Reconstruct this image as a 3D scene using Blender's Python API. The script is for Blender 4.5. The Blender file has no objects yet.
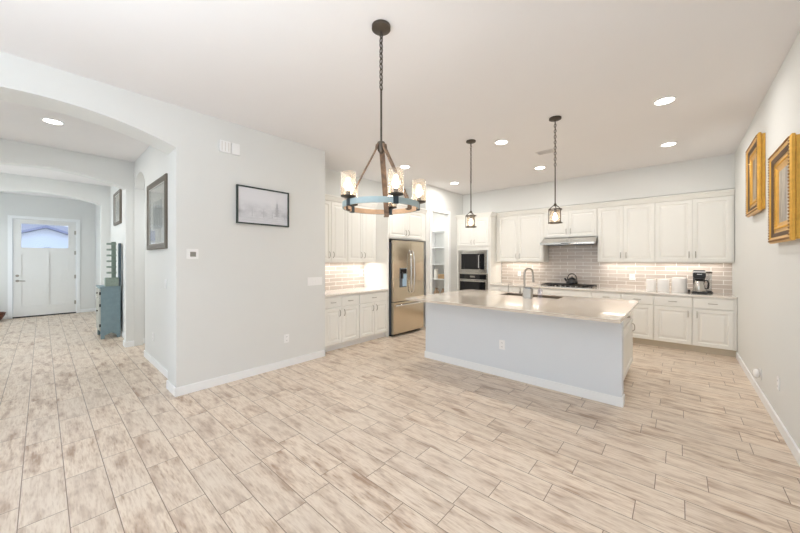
import bpy, bmesh, math, random
from mathutils import Vector, Matrix
random.seed(7)
sc = bpy.context.scene
C = sc.collection
PI = math.pi

# ------------------------------------------------------------------ camera, world, lights, exposure
cam_d = bpy.data.cameras.new('camera')
cam = bpy.data.objects.new('camera', cam_d); C.objects.link(cam)
cam_d.sensor_width = 36.0
cam_d.lens = 315.64 / 800 * 36.0
cam_d.shift_y = -6.7 / 800
cam_d.clip_start = 0.03
cam.location = (0, 0, 1.46)
cam.rotation_euler = (PI / 2, 0, math.radians(41.402))
sc.camera = cam

sc.view_settings.view_transform = 'Standard'
sc.view_settings.look = 'None'
sc.view_settings.exposure = 0.57
sc.view_settings.gamma = 1.0
sc.view_settings.use_curve_mapping = False
try:
    sc.cycles.max_bounces = 10
    sc.cycles.diffuse_bounces = 6
    sc.cycles.glossy_bounces = 4
    sc.cycles.transmission_bounces = 8
    sc.cycles.transparent_max_bounces = 12
    sc.cycles.caustics_reflective = False
    sc.cycles.caustics_refractive = False
    sc.cycles.sample_clamp_indirect = 6.0
    sc.cycles.use_denoising = True
except Exception:
    pass

w = bpy.data.worlds.new('world'); sc.world = w; w.use_nodes = True
nt = w.node_tree; nt.nodes.clear()
wo = nt.nodes.new('ShaderNodeOutputWorld'); bg = nt.nodes.new('ShaderNodeBackground')
tc = nt.nodes.new('ShaderNodeTexCoord'); sx = nt.nodes.new('ShaderNodeSeparateXYZ')
cr = nt.nodes.new('ShaderNodeValToRGB')
cr.color_ramp.elements[0].position = 0.0; cr.color_ramp.elements[0].color = (0.92, 0.96, 1.0, 1)
cr.color_ramp.elements[1].position = 0.6; cr.color_ramp.elements[1].color = (0.35, 0.56, 0.95, 1)
nt.links.new(tc.outputs['Generated'], sx.inputs[0]); nt.links.new(sx.outputs['Z'], cr.inputs[0])
nt.links.new(cr.outputs[0], bg.inputs['Color']); bg.inputs['Strength'].default_value = 1.5
nt.links.new(bg.outputs[0], wo.inputs[0])

def area(name, loc, rot, sx_, sy_, power, col):
    d = bpy.data.lights.new(name, 'AREA'); d.shape = 'RECTANGLE'; d.size = sx_; d.size_y = sy_
    d.energy = power; d.color = col
    o = bpy.data.objects.new(name, d); C.objects.link(o); o.location = loc; o.rotation_euler = rot
    return o
COOL = (0.66, 0.83, 1.0); WARM = (1.0, 0.86, 0.70); NEUT = (1.0, 0.965, 0.92)
# daylight through the glass doors of the rear wall (behind the photographer)
area('daylight_rear_left', (-2.75, -3.55, 1.35), (PI / 2, 0, PI), 2.2, 2.4, 480, COOL)
area('daylight_rear_right', (-0.45, -3.55, 1.35), (PI / 2, 0, PI), 1.6, 2.4, 180, COOL)
# daylight from the windows of the rooms left of the hall and the foyer
area('daylight_foyer', (-8.35, -2.35, 1.0), (PI / 2 + 0.25, 0, PI), 2.0, 1.5, 40, (0.80, 0.90, 1.0))
area('daylight_vestibule', (-11.1, -1.3, 1.5), (PI / 2, 0, PI), 1.4, 1.9, 22, (0.84, 0.92, 1.0))
area('daylight_hall', (-5.6, -2.35, 1.5), (PI / 2, 0, PI), 1.6, 1.8, 16, (0.80, 0.90, 1.0))
area('passage_fill', (-6.4, 2.0, 2.72), (0, 0, 0), 0.3, 0.3, 10, (.96, .98, 1))  # added unseen fill that brightens the passage, no fixture there
area('pantry_fill', (-4.75, 6.3, 3.0), (0, 0, 0), 0.3, 0.3, 14, NEUT)  # added fill to lift the dark pantry interior, no fixture modelled
area('ceiling_bounce_fill', (-1.1, -0.9, 1.75), (PI, 0, 0), 1.8, 1.8, 48, (0.82, 0.91, 1.0))  # added upward fill behind the camera, lifts ceiling and ambient light
DOWN_W = 8.2
UNDER_W = 1.6

# ------------------------------------------------------------------ materials
def new_mat(name):
    m = bpy.data.materials.new(name); m.use_nodes = True
    return m, m.node_tree, m.node_tree.nodes['Principled BSDF']
def S(r, g, b):
    f = lambda c: (c / 255 / 12.92) if c / 255 <= 0.04045 else ((c / 255 + 0.055) / 1.055) ** 2.4
    return (f(r), f(g), f(b), 1)
def simple(name, col, rough=0.5, metal=0.0, noise=0.03, nscale=8.0, bump=0.0, bscale=120.0, emit=None, estr=0.0, trans=0.0, alpha=1.0, coat=0.0):
    m, t, p = new_mat(name)
    p.inputs['Roughness'].default_value = rough; p.inputs['Metallic'].default_value = metal
    tcn = t.nodes.new('ShaderNodeTexCoord')
    nz = t.nodes.new('ShaderNodeTexNoise'); nz.inputs['Scale'].default_value = nscale
    t.links.new(tcn.outputs['Object'], nz.inputs['Vector'])
    mx = t.nodes.new('ShaderNodeMix'); mx.data_type = 'RGBA'
    mx.inputs[6].default_value = tuple(min(1, c * (1 + noise)) for c in col[:3]) + (1,)
    mx.inputs[7].default_value = tuple(c * (1 - noise) for c in col[:3]) + (1,)
    t.links.new(nz.outputs['Fac'], mx.inputs[0]); t.links.new(mx.outputs[2], p.inputs['Base Color'])
    if bump:
        n2 = t.nodes.new('ShaderNodeTexNoise'); n2.inputs['Scale'].default_value = bscale
        t.links.new(tcn.outputs['Object'], n2.inputs['Vector'])
        b = t.nodes.new('ShaderNodeBump'); b.inputs['Strength'].default_value = bump; b.inputs['Distance'].default_value = 0.002
        t.links.new(n2.outputs['Fac'], b.inputs['Height']); t.links.new(b.outputs[0], p.inputs['Normal'])
    if emit:
        p.inputs['Emission Color'].default_value = emit; p.inputs['Emission Strength'].default_value = estr
    if trans: p.inputs['Transmission Weight'].default_value = trans
    if coat: p.inputs['Coat Weight'].default_value = coat
    if alpha < 1: p.inputs['Alpha'].default_value = alpha
    return m
M = {}
M['wall'] = simple('wall_paint', S(228, 229, 227), 0.75, noise=0.01, nscale=2, bump=0.10, bscale=90)
M['ceiling'] = simple('ceiling_paint', S(237, 235, 235), 0.85, noise=0.01, nscale=2, bump=0.12, bscale=70)
M['trim'] = simple('trim_paint', S(246, 248, 249), 0.4, noise=0.008)
M['cabinet'] = simple('cabinet_paint', S(240, 239, 234), 0.38, noise=0.012, nscale=3)
M['cabinet_dark'] = simple('cabinet_gap', S(150, 142, 130), 0.7, noise=0.02)
M['toe'] = simple('toe_kick_paint', S(216, 206, 188), 0.55, noise=0.02)
M['door'] = simple('front_door_paint', S(238, 238, 236), 0.45, noise=0.01)
M['steel'] = simple('brushed_stainless', S(200, 197, 192), 0.22, 1.0, noise=0.06, nscale=2, bump=0.02, bscale=400)
M['steel_reflect_tint'] = simple('stainless_reflect_tint', S(206, 194, 174), 0.18, 1.0, noise=0.06, nscale=2, bump=0.02, bscale=400)  # golden tint puts the warm floor's reflection into the fridge steel colour
M['steel_side'] = simple('grey_appliance_side', S(112, 118, 126), 0.45, 0.3, noise=0.03)
M['nickel'] = simple('brushed_nickel', S(176, 170, 162), 0.28, 1.0, noise=0.04)
M['chrome'] = simple('chrome', S(215, 215, 215), 0.08, 1.0, noise=0.0)
M['black_glass'] = simple('black_oven_glass', S(26, 26, 28), 0.04, 0.0, noise=0.1)
M['black'] = simple('black_plastic', S(28, 28, 30), 0.35, noise=0.1)
M['iron'] = simple('cast_iron', S(38, 36, 35), 0.6, noise=0.15, nscale=30)
M['bronze'] = simple('dark_bronze_metal', S(92, 84, 76), 0.45, 0.7, noise=0.1, nscale=40)
M['blue_metal'] = simple('weathered_blue_grey_metal', S(172, 190, 194), 0.5, 0.25, noise=0.12, nscale=25)
M['dark_blue'] = simple('dark_blue_grey_clamp', S(62, 74, 82), 0.5, 0.4, noise=0.1, nscale=25)
M['plate'] = simple('white_cover_plate', S(246, 246, 246), 0.3, noise=0.0)
M['screen'] = simple('grey_display', S(142, 140, 134), 0.25, noise=0.02)
M['slot'] = simple('slot_dark', S(90, 90, 90), 0.5, noise=0.0)
M['ceramic'] = simple('white_glazed_ceramic', S(242, 240, 238), 0.12, noise=0.01)
M['teal'] = simple('distressed_teal_paint', S(128, 150, 158), 0.5, noise=0.16, nscale=14)
M['teal_dark'] = simple('dark_teal_board', S(78, 96, 108), 0.6, noise=0.12, nscale=20)
M['sage'] = simple('weathered_sage_wood', S(140, 154, 144), 0.6, noise=0.2, nscale=30)
M['worn'] = simple('worn_pale_paint', S(178, 178, 170), 0.6, noise=0.2, nscale=25)
M['mahogany'] = simple('red_brown_wicker', S(104, 62, 46), 0.5, noise=0.35, nscale=60, bump=0.4, bscale=80)
M['wicker'] = simple('tan_wicker', S(176, 148, 112), 0.7, noise=0.3, nscale=80, bump=0.4, bscale=90)
M['brown_glass'] = simple('brown_glaze', S(160, 136, 112), 0.3, noise=0.15, nscale=20)
M['house_wall'] = simple('outdoor_stucco', S(236, 238, 244), 0.9, noise=0.02)
M['fascia'] = simple('roof_fascia', S(150, 150, 172), 0.7, noise=0.05)
M['rooftile'] = simple('roof_tile', S(188, 184, 190), 0.8, noise=0.1)
M['soil'] = simple('outdoor_ground', S(170, 160, 148), 0.9, noise=0.1)
M['sink'] = simple('steel_sink_basin', S(132, 118, 102), 0.45, 0.6, noise=0.08)
M['mat'] = simple('cream_picture_mat', S(226, 222, 208), 0.6, noise=0.01)
M['art_frame'] = simple('dark_green_black_frame', S(54, 66, 64), 0.35, noise=0.05)
M['old_frame'] = simple('antique_bronze_frame', S(112, 104, 94), 0.45, 0.4, noise=0.3, nscale=60, bump=0.3, bscale=150)
M['silver_frame'] = simple('worn_silver_frame_edge', S(208, 206, 202), 0.35, 0.4, noise=0.15, nscale=50)
M['gold'] = simple('gilded_wood', S(220, 170, 78), 0.32, 0.5, noise=0.25, nscale=25, bump=0.15, bscale=120)
M['gold_dark'] = simple('antiqued_gold_rim', S(150, 112, 72), 0.5, 0.4, noise=0.35, nscale=60, bump=0.3, bscale=150)
M['linen'] = simple('dark_cove_paint', S(98, 76, 54), 0.8, noise=0.15, nscale=60)
M['paper'] = simple('white_paper', S(245, 244, 240), 0.9, noise=0.0)
M['wood_inner'] = simple('warm_oak_inlay', S(212, 180, 150), 0.55, noise=0.2, nscale=30)
M['vent'] = simple('vent_grille_enamel', S(226, 222, 218), 0.5, noise=0.01)
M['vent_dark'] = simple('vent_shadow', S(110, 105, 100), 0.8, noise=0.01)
M['lens'] = simple('lamp_lens', (1, 1, 1, 1), 0.5, noise=0, emit=(1.0, 0.96, 0.88, 1), estr=14)
M['filament'] = simple('glowing_bulb', (1, 1, 1, 1), 0.5, noise=0, emit=(1.0, 0.88, 0.70, 1), estr=14)

def glass_mat(name, tint=(1, 1, 1), rough=0.02, refl=0.12):
    m = bpy.data.materials.new(name); m.use_nodes = True
    t = m.node_tree; t.nodes.clear()
    out = t.nodes.new('ShaderNodeOutputMaterial'); mix = t.nodes.new('ShaderNodeMixShader')
    tr = t.nodes.new('ShaderNodeBsdfTransparent'); gl = t.nodes.new('ShaderNodeBsdfGlossy')
    tr.inputs[0].default_value = tint + (1,); gl.inputs['Roughness'].default_value = rough
    lw = t.nodes.new('ShaderNodeLayerWeight'); lw.inputs[0].default_value = 0.25
    mr = t.nodes.new('ShaderNodeMapRange'); mr.inputs['To Min'].default_value = refl * 0.4; mr.inputs['To Max'].default_value = min(1, refl * 5)
    t.links.new(lw.outputs['Facing'], mr.inputs['Value'])
    t.links.new(mr.outputs[0], mix.inputs[0]); t.links.new(tr.outputs[0], mix.inputs[1]); t.links.new(gl.outputs[0], mix.inputs[2])
    t.links.new(mix.outputs[0], out.inputs[0])
    return m
M['glass'] = glass_mat('clear_glass', (0.97, 0.98, 0.99))
M['seeded'] = glass_mat('seeded_glass', (0.97, 0.92, 0.86), 0.25, 0.16)
def seeded():
    m = M['seeded']; t = m.node_tree; out = [n for n in t.nodes if n.type == 'OUTPUT_MATERIAL'][0]
    src = out.inputs[0].links[0].from_socket
    mx = t.nodes.new('ShaderNodeMixShader'); tl = t.nodes.new('ShaderNodeBsdfTranslucent'); tl.inputs[0].default_value = (1, .96, .9, 1)
    nz = t.nodes.new('ShaderNodeTexVoronoi'); nz.inputs['Scale'].default_value = 90
    tcn = t.nodes.new('ShaderNodeTexCoord'); t.links.new(tcn.outputs['Object'], nz.inputs['Vector'])
    mr = t.nodes.new('ShaderNodeMapRange'); mr.inputs['From Max'].default_value = 0.6; mr.inputs['To Min'].default_value = .08; mr.inputs['To Max'].default_value = .02
    t.links.new(nz.outputs['Distance'], mr.inputs['Value']); t.links.new(mr.outputs[0], mx.inputs[0])
    t.links.new(src, mx.inputs[1]); t.links.new(tl.outputs[0], mx.inputs[2]); t.links.new(mx.outputs[0], out.inputs[0])
seeded()
M['soap'] = glass_mat('lilac_soap_bottle', (0.90, 0.89, 0.96), 0.1, 0.2)
M['blue_plastic'] = simple('pale_blue_dispenser', S(176, 204, 226), 0.25, noise=0.03)

class NT:
    """small helper to write node maths"""
    def __init__(s, t): s.t = t
    def m(s, op, a, b=None, c=None):
        n = s.t.nodes.new('ShaderNodeMath'); n.operation = op
        for i, v in enumerate((a, b, c)):
            if v is None: continue
            if isinstance(v, (int, float)): n.inputs[i].default_value = v
            else: s.t.links.new(v, n.inputs[i])
        return n.outputs[0]
    def comb(s, x, y, z):
        n = s.t.nodes.new('ShaderNodeCombineXYZ')
        for i, v in enumerate((x, y, z)):
            if isinstance(v, (int, float)): n.inputs[i].default_value = v
            else: s.t.links.new(v, n.inputs[i])
        return n.outputs[0]
    def noise(s, vec, scale, detail=2.0, rough=0.5):
        n = s.t.nodes.new('ShaderNodeTexNoise'); n.inputs['Scale'].default_value = scale
        n.inputs['Detail'].default_value = detail; n.inputs['Roughness'].default_value = rough
        s.t.links.new(vec, n.inputs['Vector']); return n.outputs['Fac']
    def mix(s, f, a, b):
        n = s.t.nodes.new('ShaderNodeMix'); n.data_type = 'RGBA'
        if isinstance(f, (int, float)): n.inputs[0].default_value = f
        else: s.t.links.new(f, n.inputs[0])
        for k, v in ((6, a), (7, b)):
            if isinstance(v, tuple): n.inputs[k].default_value = v
            else: s.t.links.new(v, n.inputs[k])
        return n.outputs[2]
    def ramp(s, f, stops, const=False):
        n = s.t.nodes.new('ShaderNodeValToRGB'); r = n.color_ramp
        if const: r.interpolation = 'CONSTANT'
        r.elements[0].position = stops[0][0]; r.elements[0].color = stops[0][1]
        r.elements[1].position = stops[1][0]; r.elements[1].color = stops[1][1]
        for p, c in stops[2:]:
            e = r.elements.new(p); e.color = c
        s.t.links.new(f, n.inputs[0]); return n.outputs[0]

def floor_material():
    m, t, p = new_mat('wood_look_plank_tile'); N = NT(t)
    tcn = t.nodes.new('ShaderNodeTexCoord'); sep = t.nodes.new('ShaderNodeSeparateXYZ')
    t.links.new(tcn.outputs['Object'], sep.inputs[0]); X, Y = sep.outputs['X'], sep.outputs['Y']
    W, L = 0.1905, 0.5735
    v = N.m('DIVIDE', N.m('ADD', Y, 0.089), W); k = N.m('FLOOR', v)
    known = {0: .32, 1: .67, 2: .48, 3: .14, 4: .57, 10: .47, 11: .93, 12: .66, 13: .05, 14: .80, 15: .25, 16: .88, 17: .04, 18: .58}
    rr = random.Random(3)
    stops = []
    for i in range(32):
        q = known.get(i, rr.random()); stops.append((i / 32, (q, q, q, 1)))
    kk = N.m('ADD', N.m('DIVIDE', N.m('MODULO', N.m('ADD', k, 320.0), 32.0), 32.0), 0.01)
    ph = N.ramp(kk, stops, True)
    u = N.m('SUBTRACT', N.m('DIVIDE', X, L), ph); j = N.m('FLOOR', u)
    fu = N.m('SUBTRACT', u, j); fv = N.m('SUBTRACT', v, k)
    du = N.m('MULTIPLY', N.m('SUBTRACT', 0.5, N.m('ABSOLUTE', N.m('SUBTRACT', fu, 0.5))), L)
    dv = N.m('MULTIPLY', N.m('SUBTRACT', 0.5, N.m('ABSOLUTE', N.m('SUBTRACT', fv, 0.5))), W)
    dist = N.m('MINIMUM', du, dv)
    grout = N.m('LESS_THAN', dist, 0.0023)
    wn = t.nodes.new('ShaderNodeTexWhiteNoise'); t.links.new(N.comb(j, k, 3.0), wn.inputs['Vector'])
    rnd = wn.outputs['Value']
    gv = N.comb(N.m('ADD', N.m('MULTIPLY', X, 4.2), N.m('MULTIPLY', rnd, 40.0)), N.m('ADD', N.m('MULTIPLY', Y, 21.0), N.m('MULTIPLY', rnd, 17.0)), 0.0)
    g1 = N.noise(gv, 1.0, 6.0, 0.62)
    gv2 = N.comb(N.m('ADD', N.m('MULTIPLY', X, 3.0), N.m('MULTIPLY', rnd, 23.0)), N.m('MULTIPLY', Y, 11.0), N.m('MULTIPLY', rnd, 31.0))
    g2 = N.noise(gv2, 1.0, 3.0, 0.6)
    g3 = N.noise(N.comb(N.m('ADD', N.m('MULTIPLY', X, 9.0), N.m('MULTIPLY', rnd, 11.0)), N.m('MULTIPLY', Y, 75.0), 0.0), 1.0, 4.0, 0.6)
    gg = N.m('ADD', N.m('MULTIPLY', g1, 0.45), N.m('MULTIPLY', g3, 0.55))
    base = N.ramp(gg, [(0.36, S(182, 155, 130)), (0.46, S(217, 198, 178)), (0.56, S(234, 219, 201)), (0.8, S(228, 210, 190))])
    dark = N.ramp(N.m('ADD', N.m('MULTIPLY', g2, 0.68), N.m('MULTIPLY', g3, 0.32)), [(0.515, (0, 0, 0, 1)), (0.64, (1, 1, 1, 1))])
    c1 = N.mix(N.m('MULTIPLY', dark, 0.85), base, S(156, 122, 96))
    hue = N.mix(N.m('MULTIPLY', rnd, 0.35), c1, S(212, 199, 184))
    col = N.mix(grout, hue, S(140, 120, 104))
    t.links.new(col, p.inputs['Base Color'])
    t.links.new(N.m('ADD', N.m('MULTIPLY', g2, 0.15), 0.33), p.inputs['Roughness'])
    p.inputs['Specular IOR Level'].default_value = 0.5
    b = t.nodes.new('ShaderNodeBump'); b.inputs['Strength'].default_value = 0.35; b.inputs['Distance'].default_value = 0.002
    h = N.m('SUBTRACT', N.m('MULTIPLY', g1, 0.25), grout)
    t.links.new(h, b.inputs['Height']); t.links.new(b.outputs[0], p.inputs['Normal'])
    return m
M['floor'] = floor_material()

def tile_material(name, axis):
    m, t, p = new_mat(name); N = NT(t)
    tcn = t.nodes.new('ShaderNodeTexCoord'); sep = t.nodes.new('ShaderNodeSeparateXYZ')
    t.links.new(tcn.outputs['Object'], sep.inputs[0])
    vec = N.comb(N.m('ADD', sep.outputs[axis], 10.03), N.m('SUBTRACT', sep.outputs['Z'], 0.91), 0.0)
    br = t.nodes.new('ShaderNodeTexBrick'); t.links.new(vec, br.inputs['Vector'])
    br.inputs['Color1'].default_value = S(206, 195, 186); br.inputs['Color2'].default_value = S(194, 183, 174)
    br.inputs['Mortar'].default_value = S(240, 237, 233)
    br.inputs['Scale'].default_value = 1.0; br.inputs['Brick Width'].default_value = 0.29
    br.inputs['Row Height'].default_value = 0.0715; br.inputs['Mortar Size'].default_value = 0.0045
    br.inputs['Mortar Smooth'].default_value = 0.1; br.inputs['Bias'].default_value = 0.0; br.offset = 0.5
    t.links.new(br.outputs['Color'], p.inputs['Base Color'])
    t.links.new(N.m('ADD', N.m('MULTIPLY', br.outputs['Fac'], 0.5), 0.14), p.inputs['Roughness'])
    b = t.nodes.new('ShaderNodeBump'); b.invert = True; b.inputs['Strength'].default_value = 0.5; b.inputs['Distance'].default_value = 0.002
    t.links.new(br.outputs['Fac'], b.inputs['Height']); t.links.new(b.outputs[0], p.inputs['Normal'])
    return m
M['tile_x'] = tile_material('taupe_subway_tile', 'X')
M['tile_y'] = tile_material('taupe_subway_tile_side', 'Y')

def quartz(name, c0, c1, spec):
    m, t, p = new_mat(name); N = NT(t)
    tcn = t.nodes.new('ShaderNodeTexCoord')
    n1 = N.noise(tcn.outputs['Object'], 160.0, 3.0); n2 = N.noise(tcn.outputs['Object'], 7.0, 3.0)
    a = N.ramp(n1, [(0.38, spec), (0.50, c0)])
    t.links.new(N.mix(N.m('MULTIPLY', n2, 0.6), a, c1), p.inputs['Base Color'])
    p.inputs['Roughness'].default_value = 0.06; p.inputs['Coat Weight'].default_value = 0.3
    p.inputs['Coat Roughness'].default_value = 0.04
    return m
M['quartz'] = quartz('cream_quartz', S(226, 214, 198), S(232, 222, 208), S(196, 180, 162))
M['quartz_white'] = quartz('white_quartz', S(236, 230, 222), S(240, 236, 230), S(214, 206, 196))

def wood_strap():
    m, t, p = new_mat('weathered_strap_wood'); N = NT(t)
    tcn = t.nodes.new('ShaderNodeTexCoord')
    n1 = N.noise(tcn.outputs['Object'], 26.0, 4.0)
    t.links.new(N.ramp(n1, [(0.3, S(92, 78, 68)), (0.7, S(150, 122, 98))]), p.inputs['Base Color'])
    p.inputs['Roughness'].default_value = 0.55
    return m
M['strap'] = wood_strap()

def snow_print():
    m, t, p = new_mat('misty_snow_print'); N = NT(t)
    tcn = t.nodes.new('ShaderNodeTexCoord'); sep = t.nodes.new('ShaderNodeSeparateXYZ')
    t.links.new(tcn.outputs['Object'], sep.inputs[0])
    n = N.noise(N.comb(N.m('MULTIPLY', sep.outputs['Y'], 7.0), N.m('MULTIPLY', sep.outputs['Z'], 11.0), 0.0), 1.0, 5.0, 0.6)
    # the misty tree line: a soft band above the snow field
    zz = N.m('SUBTRACT', sep.outputs['Z'], 0.0)
    band = N.m('SUBTRACT', 1.0, N.m('MINIMUM', 1.0, N.m('ABSOLUTE', N.m('DIVIDE', N.m('ADD', zz, -0.16), 0.15))))
    f = N.m('MULTIPLY', band, N.m('MULTIPLY', N.m('SUBTRACT', n, 0.30), 1.9))
    t.links.new(N.mix(f, S(226, 227, 232), S(164, 167, 174)), p.inputs['Base Color'])
    p.inputs['Roughness'].default_value = 0.3
    return m
M['snow'] = snow_print()
M['print_tree'] = simple('pale_tree_ink', S(190, 192, 198), 0.4, noise=0.12, nscale=60)

def etching(name, c0, c1, axis, sc_):
    m, t, p = new_mat(name); N = NT(t)
    tcn = t.nodes.new('ShaderNodeTexCoord'); sep = t.nodes.new('ShaderNodeSeparateXYZ')
    t.links.new(tcn.outputs['Object'], sep.inputs[0])
    v = N.comb(N.m('MULTIPLY', sep.outputs[axis], sc_), N.m('MULTIPLY', sep.outputs['Z'], sc_ * 0.3), 0.0)
    n = N.noise(v, 1.0, 5.0, 0.6)
    t.links.new(N.ramp(n, [(0.38, c0), (0.62, c1)]), p.inputs['Base Color']); p.inputs['Roughness'].default_value = 0.35
    return m
M['etch'] = etching('grey_green_etching', S(128, 130, 118), S(188, 188, 174), 'X', 14)
M['paint_a'] = etching('muted_oil_painting', S(70, 52, 40), S(214, 196, 168), 'Y', 9)
M['paint_b'] = etching('pale_oil_painting', S(120, 110, 104), S(226, 220, 208), 'Y', 5)

# ------------------------------------------------------------------ mesh helpers
ORG = {}
class MB:
    def __init__(s, T=None): s.bm = bmesh.new(); s.T = T or (lambda u, v, w: (u, v, w))
    def v(s, u, v, w): return s.bm.verts.new(s.T(u, v, w))
    def box(s, u0, u1, v0, v1, w0, w1, bev=0.0):
        vs = [s.v(u, v, w) for u in (u0, u1) for v in (v0, v1) for w in (w0, w1)]
        fs = [s.bm.faces.new([vs[i] for i in q]) for q in ((0, 1, 3, 2), (4, 6, 7, 5), (0, 4, 5, 1), (2, 3, 7, 6), (0, 2, 6, 4), (1, 5, 7, 3))]
        if bev:
            es = list({e for f in fs for e in f.edges})
            bmesh.ops.bevel(s.bm, geom=es, offset=bev, segments=2, affect='EDGES', clamp_overlap=True)
        return s
    def tube(s, pts, r, n=10, cap=True, r_list=None, flat=None):
        pts = [Vector(s.T(*p)) for p in pts]; rings = []
        up = Vector((0, 0, 1))
        for i, p in enumerate(pts):
            d = (pts[min(i + 1, len(pts) - 1)] - pts[max(i - 1, 0)]).normalized()
            a = up if abs(d.dot(up)) < 0.95 else Vector((1, 0, 0))
            if i and abs(prev.dot(d)) < 0.95: a = prev
            x = (a - d * a.dot(d)).normalized(); y = d.cross(x); prev = x
            rr = r_list[i] if r_list else r
            fl_ = flat or (1, 1)
            rings.append([s.bm.verts.new(p + x * rr * fl_[0] * math.cos(2 * PI * k / n) + y * rr * fl_[1] * math.sin(2 * PI * k / n)) for k in range(n)])
        for a_, b_ in zip(rings, rings[1:]):
            for k in range(n): s.bm.faces.new((a_[k], a_[(k + 1) % n], b_[(k + 1) % n], b_[k]))
        if cap: s.bm.faces.new(rings[0][::-1]); s.bm.faces.new(rings[-1])
        return s
    def loop(s, pts, r, n=8):                       # closed tube
        pts = [Vector(s.T(*p)) for p in pts]; rings = []; m_ = len(pts); c = sum(pts, Vector()) / m_
        for i, p in enumerate(pts):
            d = (pts[(i + 1) % m_] - pts[i - 1]).normalized(); x = (p - c); x = (x - d * x.dot(d)).normalized(); y = d.cross(x)
            rings.append([s.bm.verts.new(p + x * r * math.cos(2 * PI * k / n) + y * r * math.sin(2 * PI * k / n)) for k in range(n)])
        for i in range(m_):
            a_, b_ = rings[i], rings[(i + 1) % m_]
            for k in range(n): s.bm.faces.new((a_[k], a_[(k + 1) % n], b_[(k + 1) % n], b_[k]))
        return s
    def lathe(s, c, prof, n=28, close=False):       # profile (r, z) around a vertical axis
        rings = []
        for r, z in prof:
            if r < 1e-5: rings.append([s.v(c[0], c[1], c[2] + z)])
            else: rings.append([s.v(c[0] + r * math.cos(2 * PI * k / n), c[1] + r * math.sin(2 * PI * k / n), c[2] + z) for k in range(n)])
        if close: rings.append(rings[0])
        for a_, b_ in zip(rings, rings[1:]):
            for k in range(n):
                k2 = (k + 1) % n
                if len(a_) == 1 and len(b_) == 1: continue
                if len(a_) == 1: s.bm.faces.new((a_[0], b_[k], b_[k2]))
                elif len(b_) == 1: s.bm.faces.new((a_[k], a_[k2], b_[0]))
                else: s.bm.faces.new((a_[k], a_[k2], b_[k2], b_[k]))
        return s
    def prism(s, poly, a0, a1, f):                  # polygon extruded: f(p, a) -> local point
        A = [s.v(*f(p, a0)) for p in poly]; B = [s.v(*f(p, a1)) for p in poly]
        s.bm.faces.new(A); s.bm.faces.new(B[::-1])
        for i in range(len(poly)):
            j = (i + 1) % len(poly); s.bm.faces.new((A[i], B[i], B[j], A[j]))
        return s
    def sphere(s, c, r, n=10, m_=6, sq=(1, 1, 1)):
        prof = [(r * math.sin(PI * i / m_), -r * math.cos(PI * i / m_)) for i in range(m_ + 1)]
        prof[0] = (0, -r); prof[-1] = (0, r)
        rings = []
        for rr, z in prof:
            if rr < 1e-6: rings.append([s.v(c[0], c[1], c[2] + z * sq[2])])
            else: rings.append([s.v(c[0] + rr * sq[0] * math.cos(2 * PI * k / n), c[1] + rr * sq[1] * math.sin(2 * PI * k / n), c[2] + z * sq[2]) for k in range(n)])
        for a_, b_ in zip(rings, rings[1:]):
            for k in range(n):
                k2 = (k + 1) % n
                if len(a_) == 1: s.bm.faces.new((a_[0], b_[k], b_[k2]))
                elif len(b_) == 1: s.bm.faces.new((a_[k], a_[k2], b_[0]))
                else: s.bm.faces.new((a_[k], a_[k2], b_[k2], b_[k]))
        return s
    def panel(s, u0, u1, v0, v1, w0, t, prof=None):  # raised panel door leaf
        prof = prof or [(0, 0), (0, t - .003), (.003, t), (.052, t), (.060, t - .009), (.074, t - .009), (.100, t - .001)]
        R = [[s.v(a, b, w0 + d) for a, b in ((u0 + i, v0 + i), (u1 - i, v0 + i), (u1 - i, v1 - i), (u0 + i, v1 - i))] for i, d in prof]
        s.bm.faces.new(R[0][::-1]); s.bm.faces.new(R[-1])
        for a_, b_ in zip(R, R[1:]):
            for k in range(4): s.bm.faces.new((a_[k], a_[(k + 1) % 4], b_[(k + 1) % 4], b_[k]))
        return s
    def ringframe(s, u0, u1, v0, v1, prof):          # picture frame: profile (inset, w), closed
        R = [[s.v(a, b, d) for a, b in ((u0 + i, v0 + i), (u1 - i, v0 + i), (u1 - i, v1 - i), (u0 + i, v1 - i))] for i, d in prof]
        R.append(R[0])
        for a_, b_ in zip(R, R[1:]):
            for k in range(4): s.bm.faces.new((a_[k], a_[(k + 1) % 4], b_[(k + 1) % 4], b_[k]))
        return s

def obj(name, mb, mat, parent=None, smooth=False, label=None):
    bm = mb.bm
    bmesh.ops.recalc_face_normals(bm, faces=bm.faces[:])
    if parent is not None: org = ORG[parent.name]
    else:
        xs = [v.co for v in bm.verts]
        org = Vector(((min(c.x for c in xs) + max(c.x for c in xs)) / 2, (min(c.y for c in xs) + max(c.y for c in xs)) / 2, min(c.z for c in xs)))
        if name in KEEP_ORIGIN: org = Vector((0, 0, 0))
    for v in bm.verts: v.co -= org
    me = bpy.data.meshes.new(name); bm.to_mesh(me); bm.free()
    if smooth:
        for p in me.polygons: p.use_smooth = True
        try: me.set_sharp_from_angle(angle=math.radians(38))
        except Exception: pass
    me.materials.append(M[mat] if isinstance(mat, str) else mat)
    o = bpy.data.objects.new(name, me); C.objects.link(o)
    if parent is not None: o.parent = parent; ORG[o.name] = org
    else: o.location = org; ORG[o.name] = org.copy()
    if label: o['label'] = label
    return o
KEEP_ORIGIN = {'floor', 'backsplash', 'ceiling'}
def thing(name, label, cat, loc, group=None):
    o = bpy.data.objects.new(name, None); C.objects.link(o); o.location = loc; o.empty_display_size = 0.1
    o['label'] = label; o['category'] = cat
    if group: o['group'] = group
    ORG[o.name] = Vector(loc)
    return o
def tag(o, label, cat, group=None):
    o['label'] = label; o['category'] = cat
    if group: o['group'] = group
    return o
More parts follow.
